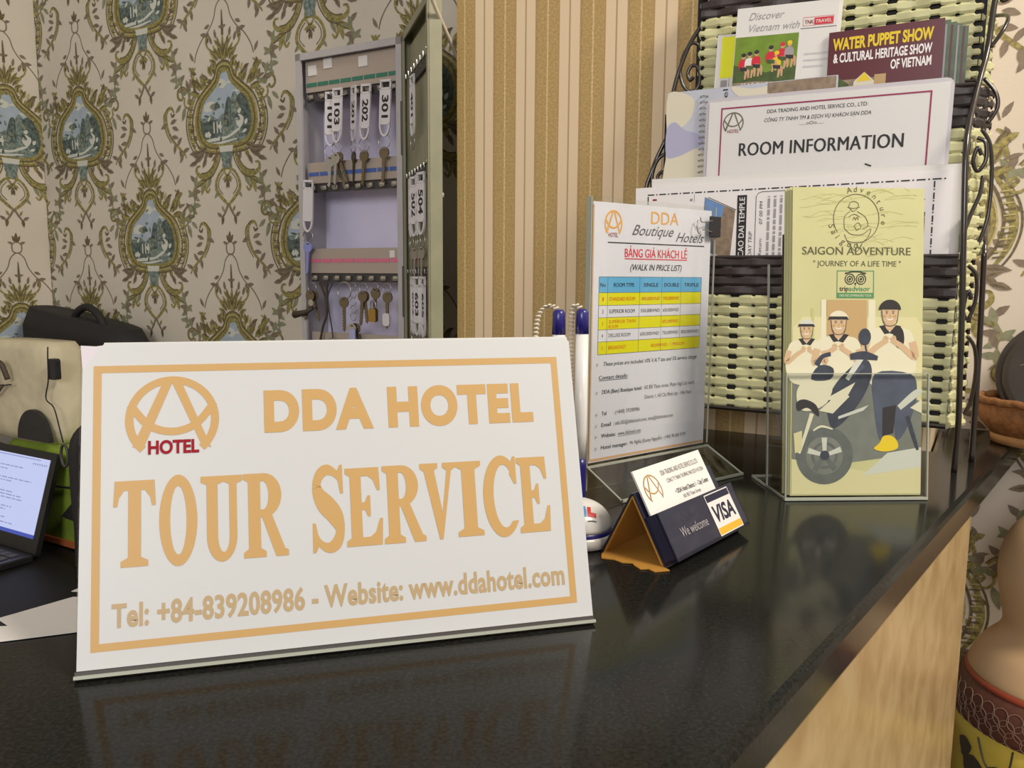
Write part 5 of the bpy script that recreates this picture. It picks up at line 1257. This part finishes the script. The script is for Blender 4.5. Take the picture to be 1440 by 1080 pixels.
# bunches without tags on the third row
G3 = 'loose keys on the third row'
loose = [(-.075, 'dark key bunch with long lever, leftmost on the third row of hooks', 'a'), (-.056, 'brown strapped key second from left on third row', 'b'), (-.036, 'hanging wire loop with keys at its foot on third row', 'c'), (-.012, 'big split ring holding one dark key on third row', 'd'),
         (.004, 'bright jumbled key chain beside the big split ring', 'e'), (.024, 'pair of plain dark keys right of centre on third row', 'f'), (.045, 'brass padlock with key on third row', 'g'), (.067, 'key with small white fob, rightmost on third row', 'h')]
strap = mat('brown leather strap', (74, 62, 52), .6); brass = mat('brass', (176, 146, 84), .3, metal=1.0)
for x, lab, k_ in loose:
    o = thing('loose_key', CABM @ Vector((x, .001, .186)), (0, 0, R(-30)), lab, 'key', G3)
    def rg(r_, zc, y=0.0, m=steel, t=.0006):
        mb = M(); mb.tube([(r_ * math.cos(2 * PI * i / 20), y, zc + r_ * math.sin(2 * PI * i / 20)) for i in range(20)], t, m, 6, closed=True); return mb.build('ring', o, smooth=True)
    def ky(z0, a, y, m=brass_dark, L_=.03, x0=0):
        ob = key_mesh(z0, m, L_=L_, a=a, x0=x0).build('key', o); ob.location.y = y
    if k_ == 'a':
        rg(.008, -.008); ky(-.012, .3, -.002); ky(-.012, -.25, .001); mb = M(); mb.tube([(.004, -.004, -.038), (-.010, -.006, -.045), (-.032, -.006, -.049)], [.003, .004, .0055], strap, 8); mb.build('lever', o, smooth=True)
        mb = M(); mb.tube([(.004, -.006, -.030), (.004, -.008, -.030)], .005, steel, 14); mb.build('disc', o)
    elif k_ == 'b':
        mb = M(); mb.tube(cat_rom([(-.004, 0, 0), (.006, 0, -.02), (.010, -.001, -.045), (.002, -.001, -.065), (-.004, -.001, -.085)], 4), .0018, strap, 6); mb.tube(cat_rom([(.010, 0, 0), (.010, 0, -.02), (.009, 0, -.045)], 4), .0022, strap, 6); mb.build('strap', o, smooth=True); rg(.010, -.094); ky(-.098, .5, 0); ky(-.098, -.5, .002); ky(-.098, .05, -.002)
    elif k_ == 'c':
        mb = M(); mb.tube(cat_rom([(.002, 0, 0), (-.008, 0, -.02), (-.006, 0, -.045), (-.002, 0, -.065), (0, 0, -.082)], 4), .0011, cab_dark, 6); mb.build('wire_loop', o, smooth=True); rg(.010, -.091); ky(-.095, .35, 0); ky(-.095, -.3, .002, steel)
    elif k_ == 'd': rg(.0125, -.0115, t=.0010); ky(-.020, .02, -.001, L_=.034)
    elif k_ == 'e':
        for i in range(5): rg(.0055, -.005 - i * .011, y=.001 * (i % 2))
        ky(-.058, .2, -.002, steel, .026); ky(-.058, -.35, .001, brass_dark, .028)
        mb = M(); mb.rbox(-.005, .006, -.004, -.002, -.085, -.066, mat('pale blue fob', (176, 180, 226), .35), r=.003); mb.build('fob', o)
    elif k_ == 'f': rg(.007, -.007); ky(-.011, .12, -.001, L_=.034); ky(-.011, -.10, .001, L_=.03)
    elif k_ == 'g':
        ky(-.006, .1, .002, L_=.03); rg(.006, -.006); mb = M(); mb.rbox(-.008, .005, -.006, .000, -.055, -.036, brass, r=.003); mb.build('padlock', o); mb = M(); mb.tube(cat_rom([(-.006, -.003, -.036), (-.006, -.003, -.028), (-.0015, -.003, -.024), (.003, -.003, -.028), (.003, -.003, -.036)], 4), .0012, steel, 6); mb.build('shackle', o, smooth=True)
    else:
        rg(.007, -.007); ky(-.011, .05, .001, L_=.036); mb = M(); mb.rbox(-.006, .006, -.004, -.001, -.060, -.042, tag_white, r=.004); mb.build('fob', o)

# white cable running down behind the pier
mb = M(); mb.tube(cat_rom([tuple(W(-.50, .60, 2.0)), tuple(W(-.515, .655, 1.66)), tuple(W(-.534, .715, 1.549)), tuple(W(-.552, .775, 1.506)), tuple(W(-.569, .850, 1.463)), tuple(W(-.568, .90, 1.40)), tuple(W(-.566, .94, 1.2))], 8), .0024, cord_white, 8)
tag(mb.build('cable', smooth=True), 'white cable slanting down between key cabinet and striped pier', 'cable')

# ------------------------------------------------------------------ things on the low desk
def soft(name, parent, w_, d_, h_, m, top=.7, seed=1, wob=.05, nx=14, loc=None, rot=None, bulge=.12, slope=0.0):
    """a filled fabric body: rounded box with sagging, wrinkled sides"""
    rnd = random.Random(seed); mb = M(); vs = []; fs = []; nz, na = 12, 40
    for i in range(nz + 1):
        t = i / nz
        for k_ in range(na):
            a = 2 * PI * k_ / na; cx, sy = math.cos(a), math.sin(a); e = .55
            x = abs(cx) ** e * (1 if cx >= 0 else -1); y = abs(sy) ** e * (1 if sy >= 0 else -1)
            s = (1 + bulge * math.sin(PI * min(1, t * 1.15))) * (1 + (top - 1) * t ** 1.6)
            if t > .92: s *= 1 - (t - .92) * 1.6
            if t < .06: s *= .93 + t
            s *= 1 + wob * math.sin(3 * a + 5 * t + seed) * .5 + wob * math.sin(7 * a - 9 * t + seed * 2) * .3
            vs.append((x * w_ / 2 * s, y * d_ / 2 * s, h_ * t * (1 + slope * x * t)))
    for i in range(nz):
        for k_ in range(na): fs.append((i * na + k_, i * na + (k_ + 1) % na, (i + 1) * na + (k_ + 1) % na, (i + 1) * na + k_))
    fs.append(tuple(range(na - 1, -1, -1))); fs.append(tuple(nz * na + k_ for k_ in range(na)))
    mb.add(vs, fs, m); return mb.build(name, parent, smooth=True, loc=loc, rot=rot)
nyl = mat('black nylon', (33, 30, 32), .75, bump=.3, bscale=300); beige_f = mat('beige canvas', (212, 202, 172), .8, noise=.06, nscale=30, bump=.45, bscale=9, bdist=.03); green_f = mat('olive green fabric', (134, 160, 50), .8, noise=.12, nscale=40, bump=.2, bscale=300); blk_leather = mat('black patch', (40, 40, 44), .45, noise=.3, nscale=60)
bp = thing('backpack', W(-1.445, .917, .7505), RZ, 'black backpack against patterned wall behind the beige bag', 'bag')
soft('body', bp, .325, .085, .374, nyl, top=1.0, seed=4, wob=.015, slope=-.05, bulge=.02)
mb = M(); mb.tube(cat_rom([(-.015, -.01, .366), (-.002, -.012, .383), (.030, -.012, .394), (.062, -.012, .380), (.076, -.01, .352)], 6), [.007] * 25, nyl, 8); mb.build('carry_handle', bp, smooth=True)
mb = M(); mb.tube(cat_rom([(-.15, -.042, .30), (-.06, -.048, .318), (.06, -.048, .300), (.14, -.040, .262)], 6), .0028, blk_leather, 6); mb.build('zip', bp, smooth=True)
gb = thing('green_bag', W(-1.345, .815, .7505), RZ, 'olive green fabric bag under the beige bag', 'bag')
soft('body', gb, .30, .090, .170, green_f, top=.98, seed=2, wob=.03, bulge=.05)
mb = M(); mb.box(-.145, .148, -.049, -.044, .004, .014, mat('orange trim', (176, 96, 50), .7)); mb.build('orange_trim', gb)
mb = M(); mb.tube(cat_rom([(-.1, -.050, .112), (.02, -.053, .106), (.14, -.046, .112)], 6), .002, blk_leather, 6); mb.build('zip', gb, smooth=True)
bb = thing('beige_bag', W(-1.425, .812, .9215), RZ, 'beige canvas bag with black half round patch behind the sign', 'bag')
soft('body', bb, .236, .082, .168, beige_f, top=.86, seed=6, wob=.035, bulge=.06)
mb = M(); yb_ = -.0465
n = 20; pts = [((.062 + .046 * math.cos(PI * i / n)), .006 + .052 * math.sin(PI * i / n)) for i in range(n + 1)]
mb.prism(pts, yb_ - .003, yb_ + .004, blk_leather); mb.build('half_round_patch', bb)
mb = M(); mb.rbox(.124 - .012, .124 + .008, yb_ - .0, yb_ + .010, .112, .146, blk_leather, r=.004); mb.build('buckle', bb)
mb = M(); mb.tube(cat_rom([(.113, yb_ + .002, .165), (.114, yb_, .146), (.113, yb_ - .001, .11), (.105, yb_ - .002, .08), (.122, yb_, .066), (.128, yb_ + .004, .03), (.128, yb_ + .008, .008)], 5), .0011, blk_leather, 6); mb.build('drawcord', bb, smooth=True)
mb = M(); mb.tube(cat_rom([(-.048, yb_ - .004, .085), (-.038, yb_ - .008, .118), (-.020, yb_ - .012, .134), (-.004, yb_ - .010, .130), (.004, yb_ - .006, .105)], 5), .0045, strap, 8); mb.tube([(-.05, yb_ - .006, .092), (-.01, yb_ - .006, .094), (.012, yb_ - .005, .097)], .0012, blk_leather, 6); mb.tube([(-.012, yb_ - .006, .094), (-.03, yb_ - .006, .080), (-.04, yb_ - .006, .074)], .0026, strap, 6); mb.build('strap_loop', bb, smooth=True)
ly = thing('lanyard', W(-1.19, .725, .7505), RZ, 'black lanyard with metal clip hanging over the green bag', 'lanyard')
mb = M(); mb.tube(cat_rom([(-.002, .003, .0), (.0, .004, .06), (.0, .002, .13), (.004, .004, .20), (.012, .03, .225)], 6), [.010] * 25, nyl, 10); mb.build('strap', ly, smooth=True)
mb = M(); mb.tube([(-.014 + .009 * math.cos(2 * PI * i / 16), -.006, .178 + .017 * math.sin(2 * PI * i / 16)) for i in range(16)], .0022, cab_dark, 6, closed=True); mb.build('metal_clip', ly, smooth=True)
mesh_m = mat('black mesh fabric', (38, 36, 38), .7, noise=.5, nscale=260, bump=.5, bscale=400)
mb = M(); mb.prism([(.052, .058), (.150, .050), (.150, .118), (.118, .112)], -.056, -.047, mesh_m); mb.build('mesh_pocket', gb)
# laptop: p0 is the lower right corner of the lid
lp = thing('laptop', Vector((-0.7558, 1.2468, .7505)), RZ, 'black laptop with lit document screen at left edge', 'laptop')
tl = math.atan2(.0487, .1597); LW_, LH = .265, .167
blkp = mat('black bezel plastic', (30, 30, 32), .35)
scr = bpy.data.materials.new('lit screen'); scr.use_nodes = True; pb_ = scr.node_tree.nodes['Principled BSDF']; pb_.inputs['Base Color'].default_value = (0.02, 0.02, 0.02, 1); pb_.inputs['Emission Color'].default_value = C(196, 204, 244); pb_.inputs['Emission Strength'].default_value = .95
scr2 = bpy.data.materials.new('lit taskbar'); scr2.use_nodes = True; pb_ = scr2.node_tree.nodes['Principled BSDF']; pb_.inputs['Emission Color'].default_value = C(70, 90, 190); pb_.inputs['Emission Strength'].default_value = .8; pb_.inputs['Base Color'].default_value = (0.02, 0.02, 0.02, 1)
scr3 = bpy.data.materials.new('dim screen text'); scr3.use_nodes = True; pb_ = scr3.node_tree.nodes['Principled BSDF']; pb_.inputs['Emission Color'].default_value = C(150, 155, 205); pb_.inputs['Emission Strength'].default_value = .8; pb_.inputs['Base Color'].default_value = (0.02, 0.02, 0.02, 1)
mb = M(); mb.rbox(-LW_, .0, 0, .008, .006, LH + .006, blkp, r=.008); ldd = mb.build('lid', lp, rot=(-tl, 0, 0))
p = P(.0004, mm); p.rect(-257, 40, -14.5, 161, scr, 0); p.rect(-257, 34, -14.5, 40, scr2, 0)
p.rect(-245, 157, -40, 158.4, scr3, 1)
for i in range(7): p.rect(-60 + i * 6, 149, -57 + i * 6, 152, scr3, 1)
for i, (z, xe) in enumerate(((140, -60), (134, -70), (120, -34), (115, -46), (98, -26), (93, -28), (88, -40), (74, -30), (69, -46), (56, -60), (48, -36))): p.lines(-200, xe, z - 1.2, z + 1.2, 1, scr3, 1, h=.7, seed=i)
p.build('screen', ldd)
mb = M(); mb.rbox(-LW_, 0, -.17, -.001, 0, .012, blkp, r=.003); mb.build('base', lp)
mb = M()
for i in range(12):
    for j in range(5): mb.box(-LW_ + .014 + i * .020, -LW_ + .030 + i * .020, -.095 + j * .017, -.081 + j * .017, .0122, .0136, cab_dark)
mb.build('keyboard', lp)
# papers lying by the counter's inner edge
def flat(name, pts, z0, label):
    q = [Vector((x, y, 0)) for x, y in pts]; c_ = sum(q, Vector()) / len(q)
    o = thing(name, (c_.x, c_.y, CT + z0), (0, 0, 0), label, 'paper')
    mb = M(); mb.zprism([((v - c_).x, (v - c_).y) for v in q], 0, .0003, paper); mb.build('sheet', o)
flat('paper_slip', [(-.236, .3405), (-.226, .3250), (-.214, .3285), (-.150, .352), (-.150, .378), (-.2105, .3765), (-.2245, .3590), (-.231, .3510), (-.2215, .3435)], .0004, 'white paper slip with notched end lying left of the sign')
flat('paper_slip', [(-.2150, .3835), (-.150, .383), (-.150, .40), (-.2135, .3885)], .0004, 'second sliver of white paper further back beside the sign')

# tidy away the typesetting object
bpy.data.objects.remove(_to); bpy.data.curves.remove(_tc)
